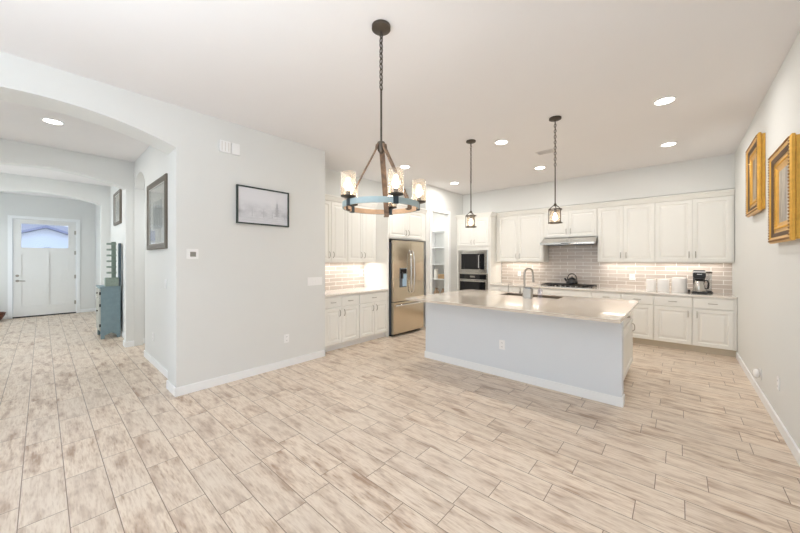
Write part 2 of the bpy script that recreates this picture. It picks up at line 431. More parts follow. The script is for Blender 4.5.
def struct(name, mb, mat, parent=None, smooth=False):
    o = obj(name, mb, mat, parent, smooth)
    if parent is None: o['kind'] = 'structure'
    return o
def dup(root, loc, label=None, group=None):
    r = root.copy(); C.objects.link(r); r.location = loc
    if label: r['label'] = label
    if group: r['group'] = group
    ORG[r.name] = Vector(loc)
    for ch in list(root.children):
        c = ch.copy(); C.objects.link(c); c.parent = r
        for g in list(ch.children):
            d = g.copy(); C.objects.link(d); d.parent = c
    return r
def light(name, kind, loc, power, col, size=0.05, parent=None, rot=None, sy=None, blend=None, angle=None):
    d = bpy.data.lights.new(name, kind); d.energy = power; d.color = col
    if kind == 'AREA':
        d.size = size
        if sy: d.shape = 'RECTANGLE'; d.size_y = sy
        else: d.shape = 'DISK'
    else: d.shadow_soft_size = size
    if kind == 'SPOT': d.spot_size = angle or 2.2; d.spot_blend = blend or 0.8
    o = bpy.data.objects.new(name, d); C.objects.link(o); o.location = loc
    if rot: o.rotation_euler = rot
    return o

H = 3.11
XR = 0.656; XL = -4.02; YB = 7.40; YS = 7.09; XP = -4.12; XA = -4.77
Y_REAR = -3.6
# ------------------------------------------------------------------ structure
struct('floor', MB().box(-14.5, 0.8, -3.8, 7.6, -0.1, 0), 'floor')
struct('ceiling', MB().box(-12.7, 0.8, -3.8, 7.6, H, H + 0.1), 'ceiling')
struct('wall_right', MB().box(XR, XR + 0.12, Y_REAR - 0.1, YB + 0.12, 0, H), 'wall')
struct('wall_back', MB().box(XP - 1.6, XR, YB, YB + 0.12, 0, H), 'wall')
struct('wall_soffit', MB().box(XP, XR, YS, YB, 2.57, H), 'wall')

def arch_poly(h0, h1, a0, a1, spring, top, ztop=H, n=24, c=None):
    """wall outline from h0 to h1 with an arched opening a0..a1"""
    cm = (a0 + a1) / 2; hw = (a1 - a0) / 2; rise = top - spring; R = (hw * hw + rise * rise) / (2 * rise)
    pts = [(h0, 0), (h0, ztop), (h1, ztop), (h1, 0), (a1, 0)]
    ang = math.asin(hw / R)
    for i in range(n + 1):
        a = ang - 2 * ang * i / n
        pts.append((cm + R * math.sin(a), top - R + R * math.cos(a)))
    pts.append((a0, 0))
    return pts
def yz_wall(name, poly, x0, x1): struct(name, MB().prism(poly, x0, x1, lambda p, a: (a, p[0], p[1])), 'wall')
yz_wall('wall_left', arch_poly(Y_REAR, 2.84, -0.96, 0.947, 2.655, 2.84), -4.36, XL)
struct('wall_alcove_side', MB().box(XA, -4.36, 2.70, 2.84, 0, H), 'wall')
struct('wall_alcove', MB().box(XA - 0.1, XA, 2.70, 5.65, 0, H), 'wall')
# pantry front wall with its doorway
struct('wall_pantry_front', MB().box(XP - 0.12, XP, 5.53, 5.74, 0, H).box(XP - 0.12, XP, 6.42, YB, 0, H).box(XP - 0.12, XP, 5.74, 6.42, 2.545, H), 'wall')
struct('wall_pantry_side', MB().box(XA, XP - 0.12, 5.53, 5.65, 0, H), 'wall')
struct('wall_pantry_far', MB().box(-5.7, -5.6, 5.53, YB, 0, H).box(-5.6, XA - 0.1, 5.53, 5.65, 0, H), 'wall')
# hall
struct('wall_hall_right', MB().prism(arch_poly(-6.9, -4.36, -6.89, -6.06, 2.66, 2.86), 1.03, 1.15, lambda p, a: (p[0], a, p[1])), 'wall')
yz_wall('wall_hall_far', arch_poly(-2.5, 1.15, -0.93, 0.925, 2.645, 2.815), -7.10, -6.90)
struct('wall_passage_left', MB().box(-7.1, -6.99, 1.15, 3.0, 0, H), 'wall')
struct('wall_passage_end', MB().box(-7.1, -5.7, 3.0, 3.1, 0, H), 'wall')
struct('wall_passage_side', MB().box(-5.8, -5.7, 1.15, 3.0, 0, H), 'wall')
struct('ceiling_passage', MB().box(-6.99, -5.8, 1.20, 3.0, 2.74, 2.80), 'ceiling')
struct('wall_foyer_right', MB().box(-9.6, -7.1, 1.02, 1.14, 0, H), 'wall')
yz_wall('wall_foyer_far', arch_poly(-2.5, 1.14, -0.86, 0.865, 2.675, 2.815), -9.78, -9.60)
struct('wall_vestibule_right', MB().box(-12.4, -9.78, 1.0, 1.12, 0, H), 'wall')
struct('wall_vestibule_left', MB().box(-12.4, -9.78, -1.5, -1.4, 0, H), 'wall')
struct('wall_foyer_left', MB().box(-9.6, -7.1, -2.6, -2.5, 0, H), 'wall')
struct('wall_hall_left', MB().box(-6.9, -4.36, -2.6, -2.5, 0, H), 'wall')
# wall with the front door
DX = -12.4; DY0, DY1, DZ = -0.485, 0.620, 2.49
struct('wall_front', MB().box(DX - 0.14, DX, -1.5, DY0, 0, H).box(DX - 0.14, DX, DY1, 1.12, 0, H).box(DX - 0.14, DX, DY0, DY1, DZ, H), 'wall')
# rear wall with two glass-door openings (behind the photographer)
struct('wall_rear', MB().box(-4.36, -3.9, Y_REAR - 0.1, Y_REAR, 0, H).box(-1.6, -1.3, Y_REAR - 0.1, Y_REAR, 0, 2.6).box(0.4, XR, Y_REAR - 0.1, Y_REAR, 0, 2.6).box(-3.9, XR, Y_REAR - 0.1, Y_REAR, 2.6, H), 'wall')

# baseboards
def bb(name, x0, x1, y0, y1, h=0.095):
    struct(name, MB().box(x0, x1, y0, y1, 0, h, 0.003), 'trim')
bt = 0.014
bb('baseboard_right', XR - bt, XR, Y_REAR, 6.80)
bb('baseboard_left', XL, XL + bt, 0.947, 2.84)
bb('baseboard_left_near', XL, XL + bt, Y_REAR, -0.96)
bb('baseboard_arch_reveal', -4.36, XL + bt, 0.947 - bt, 0.947)
bb('baseboard_hall_right', -6.06, -4.36, 1.03 - bt, 1.03)
bb('baseboard_hall_far', -6.90, -6.90 + bt, 0.925, 1.03)
bb('baseboard_passage', -6.99, -6.99 + bt, 1.15, 3.0)
bb('baseboard_hall_arch', -7.10, -6.90 + bt, 0.925 - bt, 0.925)
bb('baseboard_foyer_right', -9.6, -7.1, 1.02 - bt, 1.02)
bb('baseboard_foyer_arch', -9.78, -9.60 + bt, 0.865 - bt, 0.865)
bb('baseboard_vestibule_right', -12.4, -9.78, 1.0 - bt, 1.0)
bb('baseboard_front', DX, DX + bt, DY1 + 0.08, 1.0)
bb('baseboard_front_left', DX, DX + bt, -1.4, DY0 - 0.08)
bb('baseboard_alcove', XL, XL + bt, 2.826, 2.84)

# front door
def casing(name, T, u0, u1, z1, wd=0.075, t=0.018, parent=None):
    m = MB(T)
    m.box(u0 - wd, u0, 0, z1 + wd, 0, t, 0.002).box(u1, u1 + wd, 0, z1 + wd, 0, t, 0.002).box(u0, u1, z1, z1 + wd, 0, t, 0.002)
    return struct(name, m, 'trim')
Tx = lambda x: (lambda u, v, w_: (x + w_, u, v))          # surface facing +X, u along Y
Tm = lambda y: (lambda u, v, w_: (u, y - w_, v))          # surface facing -Y, u along X
Tr = lambda x: (lambda u, v, w_: (x - w_, u, v))          # surface facing -X
casing('trim_1', Tx(DX), DY0, DY1, DZ)
door = bpy.data.objects.new('door_1', None); C.objects.link(door); door.location = (DX - 0.03, DY0, 0); door['kind'] = 'structure'; ORG['door_1'] = Vector((DX - 0.03, DY0, 0))
d = MB(Tx(DX - 0.06)); t_ = 0.045
a, b = DY0 + 0.006, DY1 - 0.006
wy0, wy1, wz0, wz1 = a + 0.135, b - 0.145, 1.775, 2.375
z0 = 0.03
mid = (a + b) / 2
d.box(a, wy0, z0, DZ - .006, 0, t_).box(wy1, b, z0, DZ - .006, 0, t_)
d.box(wy0, wy1, wz1, DZ - .006, 0, t_).box(wy0, wy1, 1.60, wz0, 0, t_).box(wy0, wy1, z0, 0.28, 0, t_)
d.box(mid - 0.055, mid + 0.055, 0.28, 1.60, 0, t_)
d.box(wy0, mid - 0.055, 0.28, 1.60, 0.008, t_ - 0.020).box(mid + 0.055, wy1, 0.28, 1.60, 0.008, t_ - 0.020)
obj('door_leaf', d, 'door', door)
obj('window_pane', MB(Tx(DX - 0.045)).box(wy0, wy1, wz0, wz1, 0, 0.006), 'glass', door)
obj('window_bead', MB(Tx(DX - 0.02)).ringframe(wy0 - .03, wy1 + .03, wz0 - .03, wz1 + .03, [(0, 0), (0, .012), (.028, .012), (.03, .004), (.03, 0)]), 'door', door)
lv = MB(Tx(DX - 0.015)); hy = a + 0.07
lv.tube([(hy, 0.93, 0), (hy, 0.93, .012)], 0.03, 16).tube([(hy, .93, .012), (hy, .93, .05), (hy + .03, .93, .06), (hy + .13, .925, .058)], 0.01, 8)
obj('lever_handle', lv, 'nickel', door, True)
obj('deadbolt', MB(Tx(DX - 0.015)).tube([(hy, 1.06, 0), (hy, 1.06, .015)], 0.03, 16).box(hy - .006, hy + .006, 1.045, 1.075, .015, .03), 'nickel', door)
for z in (0.30, 1.0, 1.65, 2.2):
    obj('hinge', MB(Tx(DX - 0.012)).tube([(b + .003, z - .05, .004), (b + .003, z + .05, .004)], 0.008, 8).box(b - .03, b + .003, z - .05, z + .05, 0, .003), 'nickel', door)
struct('trim_threshold', MB().box(DX - 0.12, DX - 0.0, DY0, DY1, 0, 0.026), 'iron')

# outdoors seen through the door's window
struct('ground_outside', MB().box(-60, -14.5, -30, 30, -0.15, -0.05), 'soil')
hs = thing('house', 'pale house with low gabled roof seen through the front door window', 'house', (-34, 1.0, -0.05))
g = MB(Tx(-34)); g.prism([(-3.0, -.05), (3.4, -.05), (3.4, 2.45), (0.20, 3.72), (-3.0, 2.45)], -6, 0, lambda p, a_: (p[0], p[1], a_)); obj('wall', g, 'house_wall', hs)
r = MB(Tx(-34)); r.prism([(-3.5, 2.28), (0.20, 3.74), (3.9, 2.28), (3.9, 2.44), (0.20, 3.90), (-3.5, 2.44)], -6.4, 0.45, lambda p, a_: (p[0], p[1], a_)); obj('roof', r, 'fascia', hs)
r2 = MB(Tx(-44)); r2.prism([(-9, 3.6), (-9, 4.6), (-1.5, 5.1), (2, 4.6), (2, 3.6)], -5, 0, lambda p, a_: (p[0], p[1], a_)); obj('rear_roof', r2, 'rooftile', hs)
g = MB(Tx(-33.98)); g.prism([(0.25 + 0.62 * math.cos(PI * i / 14), 1.95 + 0.40 * math.sin(PI * i / 14)) for i in range(15)] + [(-0.37, 0.9), (0.87, 0.9)], 0, 0.04, lambda p, a_: (p[0], p[1], a_)); obj('arched_window', g, 'fascia', hs)

# pantry: casing, shelves
casing('trim_2', Tx(XP), 5.74, 6.42, 2.545)
sh = thing('pantry_shelving', 'white wall shelving inside the pantry doorway', 'shelves', (-4.95, 7.39, 0.0))
for z in (0.45, 0.95, 1.345, 1.80, 2.24):
    obj('shelf', MB().box(-5.59, XP - 0.13, 7.0, 7.39, z - 0.02, z, 0.002), 'trim', sh)
obj('support', MB().box(-5.2, -5.18, 7.03, 7.39, 0.0, 2.22), 'trim', sh)
# things on the pantry shelves
c = MB().lathe((-4.96, 7.12, 0.951), [(0, 0), (.055, 0), (.06, .01), (.06, .13), (.055, .135), (.055, .26), (.02, .265), (.02, .24), (0, .24)], 24)
tag(obj('paper_towel_roll', c, 'paper', smooth=True), 'white paper towel roll standing on the pantry shelf', 'paper towel')
bsk = thing('wicker_basket', 'low tan wicker basket beside the paper towel in the pantry', 'basket', (-4.76, 7.14, 0.951))
obj('body', MB().box(-4.87, -4.64, 7.06, 7.24, .951, 1.06, 0.012), 'wicker', bsk)
obj('rim', MB().loop([(-4.87, 7.06, 1.06), (-4.64, 7.06, 1.06), (-4.64, 7.24, 1.06), (-4.87, 7.24, 1.06)], 0.009), 'wicker', bsk)
def jug(x, y, z, label):
    j = thing('stoneware_jug', label, 'jug', (x, y, z), 'brown jugs on the lower pantry shelf')
    obj('body', MB().lathe((x, y, z), [(0, 0), (.06, 0), (.075, .04), (.075, .12), (.045, .18), (.03, .20), (.034, .24), (.024, .24), (.02, .19), (0, .19)], 20), 'brown_glass', j, True)
    obj('handle', MB().tube([(x + .03, y, z + .22), (x + .075, y, z + .22), (x + .09, y, z + .16), (x + .072, y, z + .11)], 0.008, 8), 'brown_glass', j, True)
    return j
jug(-4.95, 7.12, .451, 'brown stoneware jug on the lower pantry shelf, under the paper towel')
jug(-4.73, 7.12, .451, 'brown stoneware jug on the lower pantry shelf, under the wicker basket')

# ------------------------------------------------------------------ cabinet system
def bow_pull(m, u, v, vertical, L=0.10, w0=0.02):
    s = L / 2; pts = []
    for i in range(9):
        a_ = -1 + 2 * i / 8; off = w0 + 0.004 + 0.022 * (1 - a_ ** 4)
        if vertical: pts.append((u, v + a_ * s, off))
        else: pts.append((u + a_ * s, v, off))
    m.tube([(pts[0][0], pts[0][1], w0)] + pts + [(pts[-1][0], pts[-1][1], w0)], 0.0052, 8)
    return m
def cabinet(name, label, cat, T, u0, u1, z0, z1, depth, doors=(), drawers=(), toe=0.0, group=None, mat='cabinet', toe_mat='toe'):
    """T maps (u, v, w) to the world; front at w=0, body behind. doors: (u0,u1,v0,v1,handle_u,handle_v) drawers: (u0,u1,v0,v1)"""
    base = T((u0 + u1) / 2, z0, -depth / 2)
    th = thing(name, label, cat, base, group)
    m = MB(T); m.box(u0 + .0005, u1 - .0005, z0 + toe, z1, -depth, 0)
    obj('carcass', m, mat, th)
    if toe:
        obj('toe_kick', MB(T).box(u0 + .0005, u1 - .0005, z0, z0 + toe - .0005, -depth, -0.07), toe_mat, th)
    for (a0, a1, b0, b1, hu, hv) in doors:
        dd = obj('door', MB(T).panel(a0 + .002, a1 - .002, b0, b1, 0.0005, 0.019), mat, th)
        hm = bow_pull(MB(T), hu, hv, True); obj('handle', hm, 'nickel', dd, True)
    for dr in drawers:
        a0, a1, b0, b1 = dr[:4]
        dd = obj('drawer', MB(T).panel(a0 + .002, a1 - .002, b0, b1, 0.0005, 0.019, [(0, 0), (0, .014), (.005, .0185), (.012, .0185)]), mat, th)
        if len(dr) < 5:
            hm = bow_pull(MB(T), (a0 + a1) / 2, (b0 + b1) / 2, False); obj('handle', hm, 'nickel', dd, True)
    return th
TB = Tm(6.80)   # base fronts, back row
TU = Tm(YS)     # upper fronts, back row
ZC = 0.88       # cabinet top under the counter
DEP = YB - 6.80 - 0.01
dv = dict(b0=.705, b1=.862)
def base_back(label, u0, u1, split, fr, right_handle=True, nod=False, cat='cabinet'):
    drs = []; dos = []
    us = [u0] + split + [u1]
    return us
G_B = 'base cabinets along the back wall'
def pair(u0, um, u1, b0=.115, b1=.69, hv=.60):
    return [(u0, um, b0, b1, um - .045, hv), (um, u1, b0, b1, um + .045, hv)]
# from the right wall towards the oven tower
cabinet('base_cabinet', 'cream base cabinet with one drawer and one door against the right wall', 'cabinet', TB, 0.168, XR - .004, 0, ZC, DEP,
        doors=[(0.175, 0.618, .115, .69, .175 + .045, .60)], drawers=[(0.175, 0.618, .705, .862)], toe=.11)
cabinet('base_cabinet', 'cream base cabinet under the white canisters and coffee maker, second from the right wall', 'cabinet', TB, -0.31, 0.168, 0, ZC, DEP,
        doors=[(-0.303, 0.161, .115, .69, .161 - .045, .60)], drawers=[(-0.303, 0.161, .705, .862)], toe=.11)
cabinet('base_cabinet', 'cream base cabinet partly hidden behind the right end of the island counter', 'cabinet', TB, -0.756, -0.31, 0, ZC, DEP,
        doors=[(-0.749, -0.317, .115, .69, -.749 + .045, .60)], drawers=[(-0.749, -0.317, .705, .862)], toe=.11)
cabinet('base_cabinet', 'cream base cabinet just right of the cooktop, only its drawer showing above the island', 'cabinet', TB, -1.21, -0.756, 0, ZC, DEP,
        doors=[(-1.203, -0.763, .115, .69, -.763 - .045, .60)], drawers=[(-1.203, -0.763, .705, .862)], toe=.11)
cabinet('base_cabinet', 'wide cream base cabinet directly under the gas cooktop', 'cabinet', TB, -2.16, -1.21, 0, ZC, DEP,
        doors=pair(-2.153, -1.685, -1.217), drawers=[(-2.153, -1.217, .705, .862, 0)], toe=.11)
cabinet('base_cabinet', 'cream base cabinet just left of the cooktop, behind the island faucet', 'cabinet', TB, -2.715, -2.16, 0, ZC, DEP,
        doors=[(-2.708, -2.167, .115, .69, -2.167 - .045, .60)], drawers=[(-2.708, -2.167, .705, .862)], toe=.11)
cabinet('base_cabinet', 'cream base cabinet next to the tall oven cabinet', 'cabinet', TB, -3.228, -2.715, 0, ZC, DEP,
        doors=[(-3.221, -2.722, .115, .69, -2.722 - .045, .60)], drawers=[(-3.221, -2.722, .705, .862)], toe=.11)
# countertop on the back row
tag(obj('countertop', MB().box(-3.228, XR - .004, 6.765, YB - .012, ZC + .0005, 0.912, .004), 'quartz_white'), 'white quartz countertop running along the back wall under the tile', 'countertop')
# uppers
UZ0, UZ1, UZ2 = 1.415, 2.46, 2.555
UD = YB - YS - .012
def crown(th, T, u0, u1, z, ret_left=0, ret_right=0):
    prof = [(-.001, z), (.021, z), (.028, z + .02), (.045, z + .06), (.058, z + .072), (.058, z + .092), (-.001, z + .092)]
    m = MB(T); m.prism(prof, u0, u1, lambda p, a_: (a_, p[1], p[0])); return obj('crown_moulding', m, 'cabinet', th)
def upper(label, T, u0, u1, doors, z0=UZ0, z1=UZ1, depth=UD, cu=None):
    th = cabinet('upper_cabinet', label, 'cabinet', T, u0, u1, z0, z1 + .085, depth, doors=doors)
    crown(th, T, *(cu or (u0, u1)), z1)
    return th
def updoors(edges, z0=UZ0, z1=UZ1 - .01, hz=None, hd=None):
    out = []; n = len(edges) - 1
    for i in range(n):
        hz_ = hz if hz is not None else z0 + .13
        hu = edges[i + 1] - .04 if (hd[i] if hd else i % 2 == 0) else edges[i] + .04
        out.append((edges[i], edges[i + 1], z0 + .012, z1, hu, hz_))
    return out
upper('tall cream two-door upper cabinet nearest the right wall', TU, -0.305, XR - .006, updoors([-0.298, 0.173, 0.628]))
upper('tall cream two-door upper cabinet between the range hood and the rightmost cabinet', TU, -1.17, -0.305, updoors([-1.165, -0.757, -0.312]))
upper('short cream two-door cabinet above the range hood', TU, -2.148, -1.17, updoors([-2.142, -1.675, -1.176], z0=1.912), z0=1.912)
upper('tall cream two-door upper cabinet between oven tower and range hood', TU, -3.222, -2.148, updoors([-3.17, -2.704, -2.160]))
# range hood
hd = thing('range_hood', 'slim stainless steel range hood over the gas cooktop', 'range hood', (-1.66, 7.0, 1.75))
m = MB(); m.prism([(YB - .015, 1.765), (6.80, 1.765), (6.80, 1.80), (7.06, 1.908), (YB - .015, 1.908)], -2.145, -1.175, lambda p, a_: (a_, p[0], p[1])); obj('canopy', m, 'steel', hd)
obj('filter', MB().box(-2.05, -1.27, 6.90, 7.3, 1.755, 1.7645), 'steel_side', hd)
obj('button_strip', MB().box(-1.75, -1.57, 6.796, 6.7995, 1.775, 1.79), 'black', hd)
# backsplash
m = MB().box(-3.222, XR - .002, YB - .010, YB - .0005, 0.9125, UZ0 - .001).box(-2.146, -1.172, YB - .010, YB - .0005, UZ0 - .001, 1.764)
tag(obj('backsplash', m, 'tile_x'), 'taupe subway tile backsplash along the back wall behind the cooktop', 'backsplash')

# oven tower
TWX0, TWX1 = XP + .004, -3.230
tw = cabinet('oven_cabinet', 'tall cream cabinet holding microwave and wall oven beside the pantry', 'cabinet', TB, TWX0, TWX1, 0, 2.545, DEP,
             doors=updoors([TWX0 + .03, -3.665, TWX1 - .03], z0=1.765, z1=2.435, hz=1.88), drawers=[(TWX0 + .03, TWX1 - .03, .13, .40)], toe=.11)
crown(tw, TB, TWX0, TWX1, 2.46)
obj('crown_return', MB().prism([(-3.2299, 2.46), (-3.209, 2.46), (-3.185, 2.52), (-3.172, 2.552), (-3.2299, 2.552)], 6.742, YS - .06, lambda p, a_: (p[0], a_, p[1])), 'cabinet', tw)
mw = thing('microwave', 'built-in stainless microwave with black glass above the wall oven', 'microwave', (-3.675, 6.78, 1.145))
obj('trim_frame', MB(TB).ringframe(-4.06, -3.29, 1.145, 1.69, [(0, .001), (0, .018), (.012, .022), (.06, .022), (.062, .001)]), 'steel', mw)
obj('door', MB(TB).box(-3.998, -3.352, 1.207, 1.628, .001, .026), 'steel', mw)
obj('window', MB(TB).box(-3.975, -3.49, 1.232, 1.603, .0262, .030), 'black_glass', mw)
obj('control_panel', MB(TB).box(-3.48, -3.37, 1.232, 1.603, .0262, .030), 'black_glass', mw)
obj('handle', MB(TB).tube([(-3.497, 1.27, .03), (-3.497, 1.27, .06), (-3.497, 1.565, .06), (-3.497, 1.565, .03)], .008, 8), 'steel', mw, True)
ov = thing('wall_oven', 'stainless wall oven with black glass door below the microwave', 'oven', (-3.675, 6.78, .42))
obj('frame', MB(TB).box(-4.06, -3.29, .42, 1.140, .001, .016), 'steel', ov)
obj('control_panel', MB(TB).box(-4.02, -3.33, 1.0, 1.115, .0162, .026), 'black_glass', ov)
obj('display', MB(TB).box(-3.74, -3.61, 1.04, 1.08, .0262, .0275), 'screen', ov)
obj('door', MB(TB).box(-4.05, -3.30, .44, .985, .0162, .032), 'steel', ov)
obj('window', MB(TB).box(-4.01, -3.34, .52, .94, .0322, .036), 'black_glass', ov)
obj('handle', MB(TB).tube([(-4.0, .962, .032), (-4.0, .962, .075), (-3.35, .962, .075), (-3.35, .962, .032)], .011, 8), 'steel', ov, True)

# left alcove cabinets
XF = -4.115
TL = Tx(XF); LD = XF - XA - .008
cabinet('base_cabinet', 'white base cabinet with two drawers and two doors at the end of the art wall', 'cabinet', TL, 2.845, 3.593, 0, ZC, LD,
        doors=pair(2.885, 3.219, 3.586), drawers=[(2.885, 3.219, .705, .862), (3.219, 3.586, .705, .862)], toe=.11, toe_mat='trim')
cabinet('base_cabinet', 'white base cabinet with one wide drawer and two doors beside the refrigerator', 'cabinet', TL, 3.593, 4.308, 0, ZC, LD,
        doors=pair(3.60, 3.955, 4.300), drawers=[(3.60, 4.300, .705, .862)], toe=.11, toe_mat='trim')
tag(obj('countertop', MB().box(XA + .012, XF + .03, 2.842, 4.308, ZC + .0005, .912, .004), 'quartz_white'), 'short white countertop in the alcove left of the refrigerator', 'countertop')
TLU = Tx(-4.43); LUD = -4.43 - XA - .008
upper('white two-door upper cabinet over the alcove counter, beside the art wall', TLU, 2.842, 3.60, updoors([2.885, 3.243, 3.597]), depth=LUD)
upper('white two-door upper cabinet over the alcove counter, beside the refrigerator panel', TLU, 3.60, 4.308, updoors([3.603, 3.955, 4.300]), depth=LUD)
m = MB().box(XA + .0005, XA + .010, 2.842, 4.308, .9125, UZ0 - .001)
tag(obj('backsplash', m, 'tile_y'), 'taupe subway tile backsplash in the alcove left of the refrigerator', 'backsplash')
tag(obj('side_panel', MB().box(XA + .008, -4.10, 4.310, 4.332, 0, 2.545), 'cabinet'), 'tall white end panel between the alcove counter and the refrigerator', 'panel')
# over-fridge cabinet
fu = cabinet('upper_cabinet', 'deep white two-door cabinet above the refrigerator', 'cabinet', Tx(-4.125), 4.334, 5.52, 1.865, 2.545, .63,
             doors=updoors([4.345, 4.87, 5.40], z0=1.875, z1=2.45, hz=2.0))
crown(fu, Tx(-4.125), 4.334, 5.525, 2.46)

# refrigerator
FX = -4.00; TF = Tx(FX)
fr = thing('refrigerator', 'stainless french door refrigerator with water dispenser and bottom freezer', 'refrigerator', (-4.4, 4.82, 0))
F0, F1 = 4.375, 5.300; FM = 4.925 - .07
FM = 4.86
obj('cabinet_body', MB().box(XA + .03, FX - .085, F0, F1, 0.03, 1.80, .004), 'steel_side', fr)
obj('base_grille', MB().box(-4.5, FX - .10, F0 + .02, F1 - .02, 0.0, .03), 'black', fr)
def bowed(u0, u1, v0, v1, t0=.0, bow=.018, full=(F0, F1)):
    m = MB(TF); n = 10; cm = (full[0] + full[1]) / 2; hw = (full[1] - full[0]) / 2
    f = lambda u: -.012 + bow * (1 - ((u - cm) / hw) ** 2)
    us = [u0 + (u1 - u0) * i / n for i in range(n + 1)]
    poly = [(u, f(u)) for u in us] + [(u1, -.08), (u0, -.08)]
    m.prism(poly, v0, v1, lambda p, a_: (p[0], a_, p[1])); return m
obj('door', bowed(F0, FM - .003, .665, 1.83), 'steel_reflect_tint', fr, label='left fridge door with ice and water dispenser')
rd = obj('door', bowed(FM + .003, F1, .665, 1.83), 'steel_reflect_tint', fr, label='right fridge door')
fz = obj('freezer_drawer', bowed(F0, F1, .05, .650), 'steel_reflect_tint', fr)
for u, sg in ((FM - .035, -1), (FM + .035, 1)):
    obj('door_handle', MB(TF).tube([(u, .80, .0), (u + sg * .008, .84, .035), (u + sg * .014, 1.0, .052), (u + sg * .016, 1.22, .058), (u + sg * .014, 1.45, .052), (u + sg * .008, 1.60, .035), (u, 1.64, .0)], .012, 10), 'chrome', fr, True)
obj('freezer_handle', MB(TF).tube([(F0 + .06, .585, -.005), (F0 + .08, .59, .035), (F0 + .25, .595, .055), (F1 - .25, .595, .055), (F1 - .08, .59, .035), (F1 - .06, .585, -.005)], .013, 10), 'chrome', fr, True)
dp = obj('water_dispenser', MB(TF).box(4.53, 4.73, .93, 1.30, -.01, .008, .003), 'steel_side', fr)
obj('dispenser_recess', MB(TF).box(4.60, 4.72, .95, 1.18, .0085, .012), 'blue_plastic', dp)
obj('control_strip', MB(TF).box(4.54, 4.72, 1.20, 1.28, .0085, .011), 'black_glass', dp)
obj('nozzle', MB(TF).box(4.56, 4.60, 1.10, 1.22, .009, .03), 'black', dp)
for y in (4.39, 5.27):
    obj('hinge_cover', MB().box(-4.20, -4.09, y - .015, y + .03, 1.8005, 1.825), 'black', fr)

# ------------------------------------------------------------------ kitchen island
IX0, IX1, IY0, IY1 = -2.84, -0.42, 3.80, 5.18
isl = thing('kitchen_island', 'large island with pale blue-grey panelled front and cream cabinet end', 'kitchen island', ((IX0 + IX1) / 2, (IY0 + IY1) / 2, 0))
M['island'] = simple('pale_blue_grey_paint', S(226, 231, 236), 0.6, noise=0.008, nscale=3)
obj('front_panel', MB().box(IX0, IX1, IY0, IY0 + .13, 0, ZC), 'island', isl)
obj('base_trim', MB().box(IX0 - .012, IX1 + .012, IY0 - .014, IY0 - .0005, 0, .095, .003).box(IX1 + .0005, IX1 + .013, IY0, IY0 + .13, 0, .095, .003).box(IX0 - .013, IX0 - .0005, IY0, IY0 + .13, 0, .095, .003), 'trim', isl)
obj('carcass', MB().box(IX0 + .02, -2.15, IY0 + .1305, IY1, .105, ZC).box(-1.23, -0.472, IY0 + .1305, IY1, .105, ZC).box(-2.15, -1.23, IY0 + .1305, IY1, .105, .68).box(-2.15, -1.23, IY0 + .1305, 4.75, .68, ZC).box(-2.15, -1.23, 5.155, IY1, .68, ZC), 'cabinet', isl)
obj('toe_kick', MB().box(IX0 + .06, -0.54, IY0 + .1305, IY1 - .07, 0, .1045), 'toe', isl)
TI = Tx(-0.4715)
dr = obj('drawer', MB(TI).panel(3.96, IY1 - .01, .705, .862, 0, .019, [(0, 0), (0, .014), (.005, .0185), (.012, .0185)]), 'cabinet', isl)
obj('handle', bow_pull(MB(TI), 4.57, .785, False), 'nickel', dr, True)
dr = obj('door', MB(TI).panel(3.96, IY1 - .01, .12, .69, 0, .019), 'cabinet', isl)
obj('handle', bow_pull(MB(TI), 5.10, .58, True), 'nickel', dr, True)
# island countertop with sink cut-out
CX0, CX1, CY0, CY1 = -2.95, -0.395, 3.465, 5.28
SX0, SX1, SY0, SY1 = -2.12, -1.26, 4.78, 5.13
m = MB()
gxs, gys, gzs = [CX0, SX0, SX1, CX1], [CY0, SY0, SY1, CY1], (ZC + .0005, .912)
gv = {(i, j, k): m.v(gxs[i], gys[j], gzs[k]) for i in range(4) for j in range(4) for k in range(2)}
def gq(*q): m.bm.faces.new([gv[t_] for t_ in q])
for k in range(2):
    for i in range(3):
        for j in range(3):
            if (i, j) != (1, 1): gq((i, j, k), (i + 1, j, k), (i + 1, j + 1, k), (i, j + 1, k))
for i in range(3):
    gq((i, 0, 0), (i + 1, 0, 0), (i + 1, 0, 1), (i, 0, 1)); gq((i, 3, 0), (i + 1, 3, 0), (i + 1, 3, 1), (i, 3, 1))
    gq((0, i, 0), (0, i + 1, 0), (0, i + 1, 1), (0, i, 1)); gq((3, i, 0), (3, i + 1, 0), (3, i + 1, 1), (3, i, 1))
for j in (1, 2):
    gq((1, j, 0), (2, j, 0), (2, j, 1), (1, j, 1)); gq((j, 1, 0), (j, 2, 0), (j, 2, 1), (j, 1, 1))
tag(obj('countertop', m, 'quartz'), 'large polished cream quartz countertop on the island', 'countertop')
sk = thing('kitchen_sink', 'undermount steel sink set into the island countertop', 'sink', ((SX0 + SX1) / 2, (SY0 + SY1) / 2, .70))
m = MB()
m.box(SX0 + .001, SX1 - .001, SY0 + .001, SY1 - .001, .70, .705)
m.box(SX0 + .001, SX0 + .005, SY0, SY1, .705, .9115).box(SX1 - .005, SX1 - .001, SY0, SY1, .705, .9115).box(SX0, SX1, SY0 + .001, SY0 + .005, .705, .9115).box(SX0, SX1, SY1 - .005, SY1 - .001, .705, .9115)
obj('basin', m, 'sink', sk)
obj('drain', MB().lathe((-1.68, 4.93, .7055), [(0, 0), (.045, 0), (.045, .003), (.03, .004), (0, .002)]), 'chrome', sk)
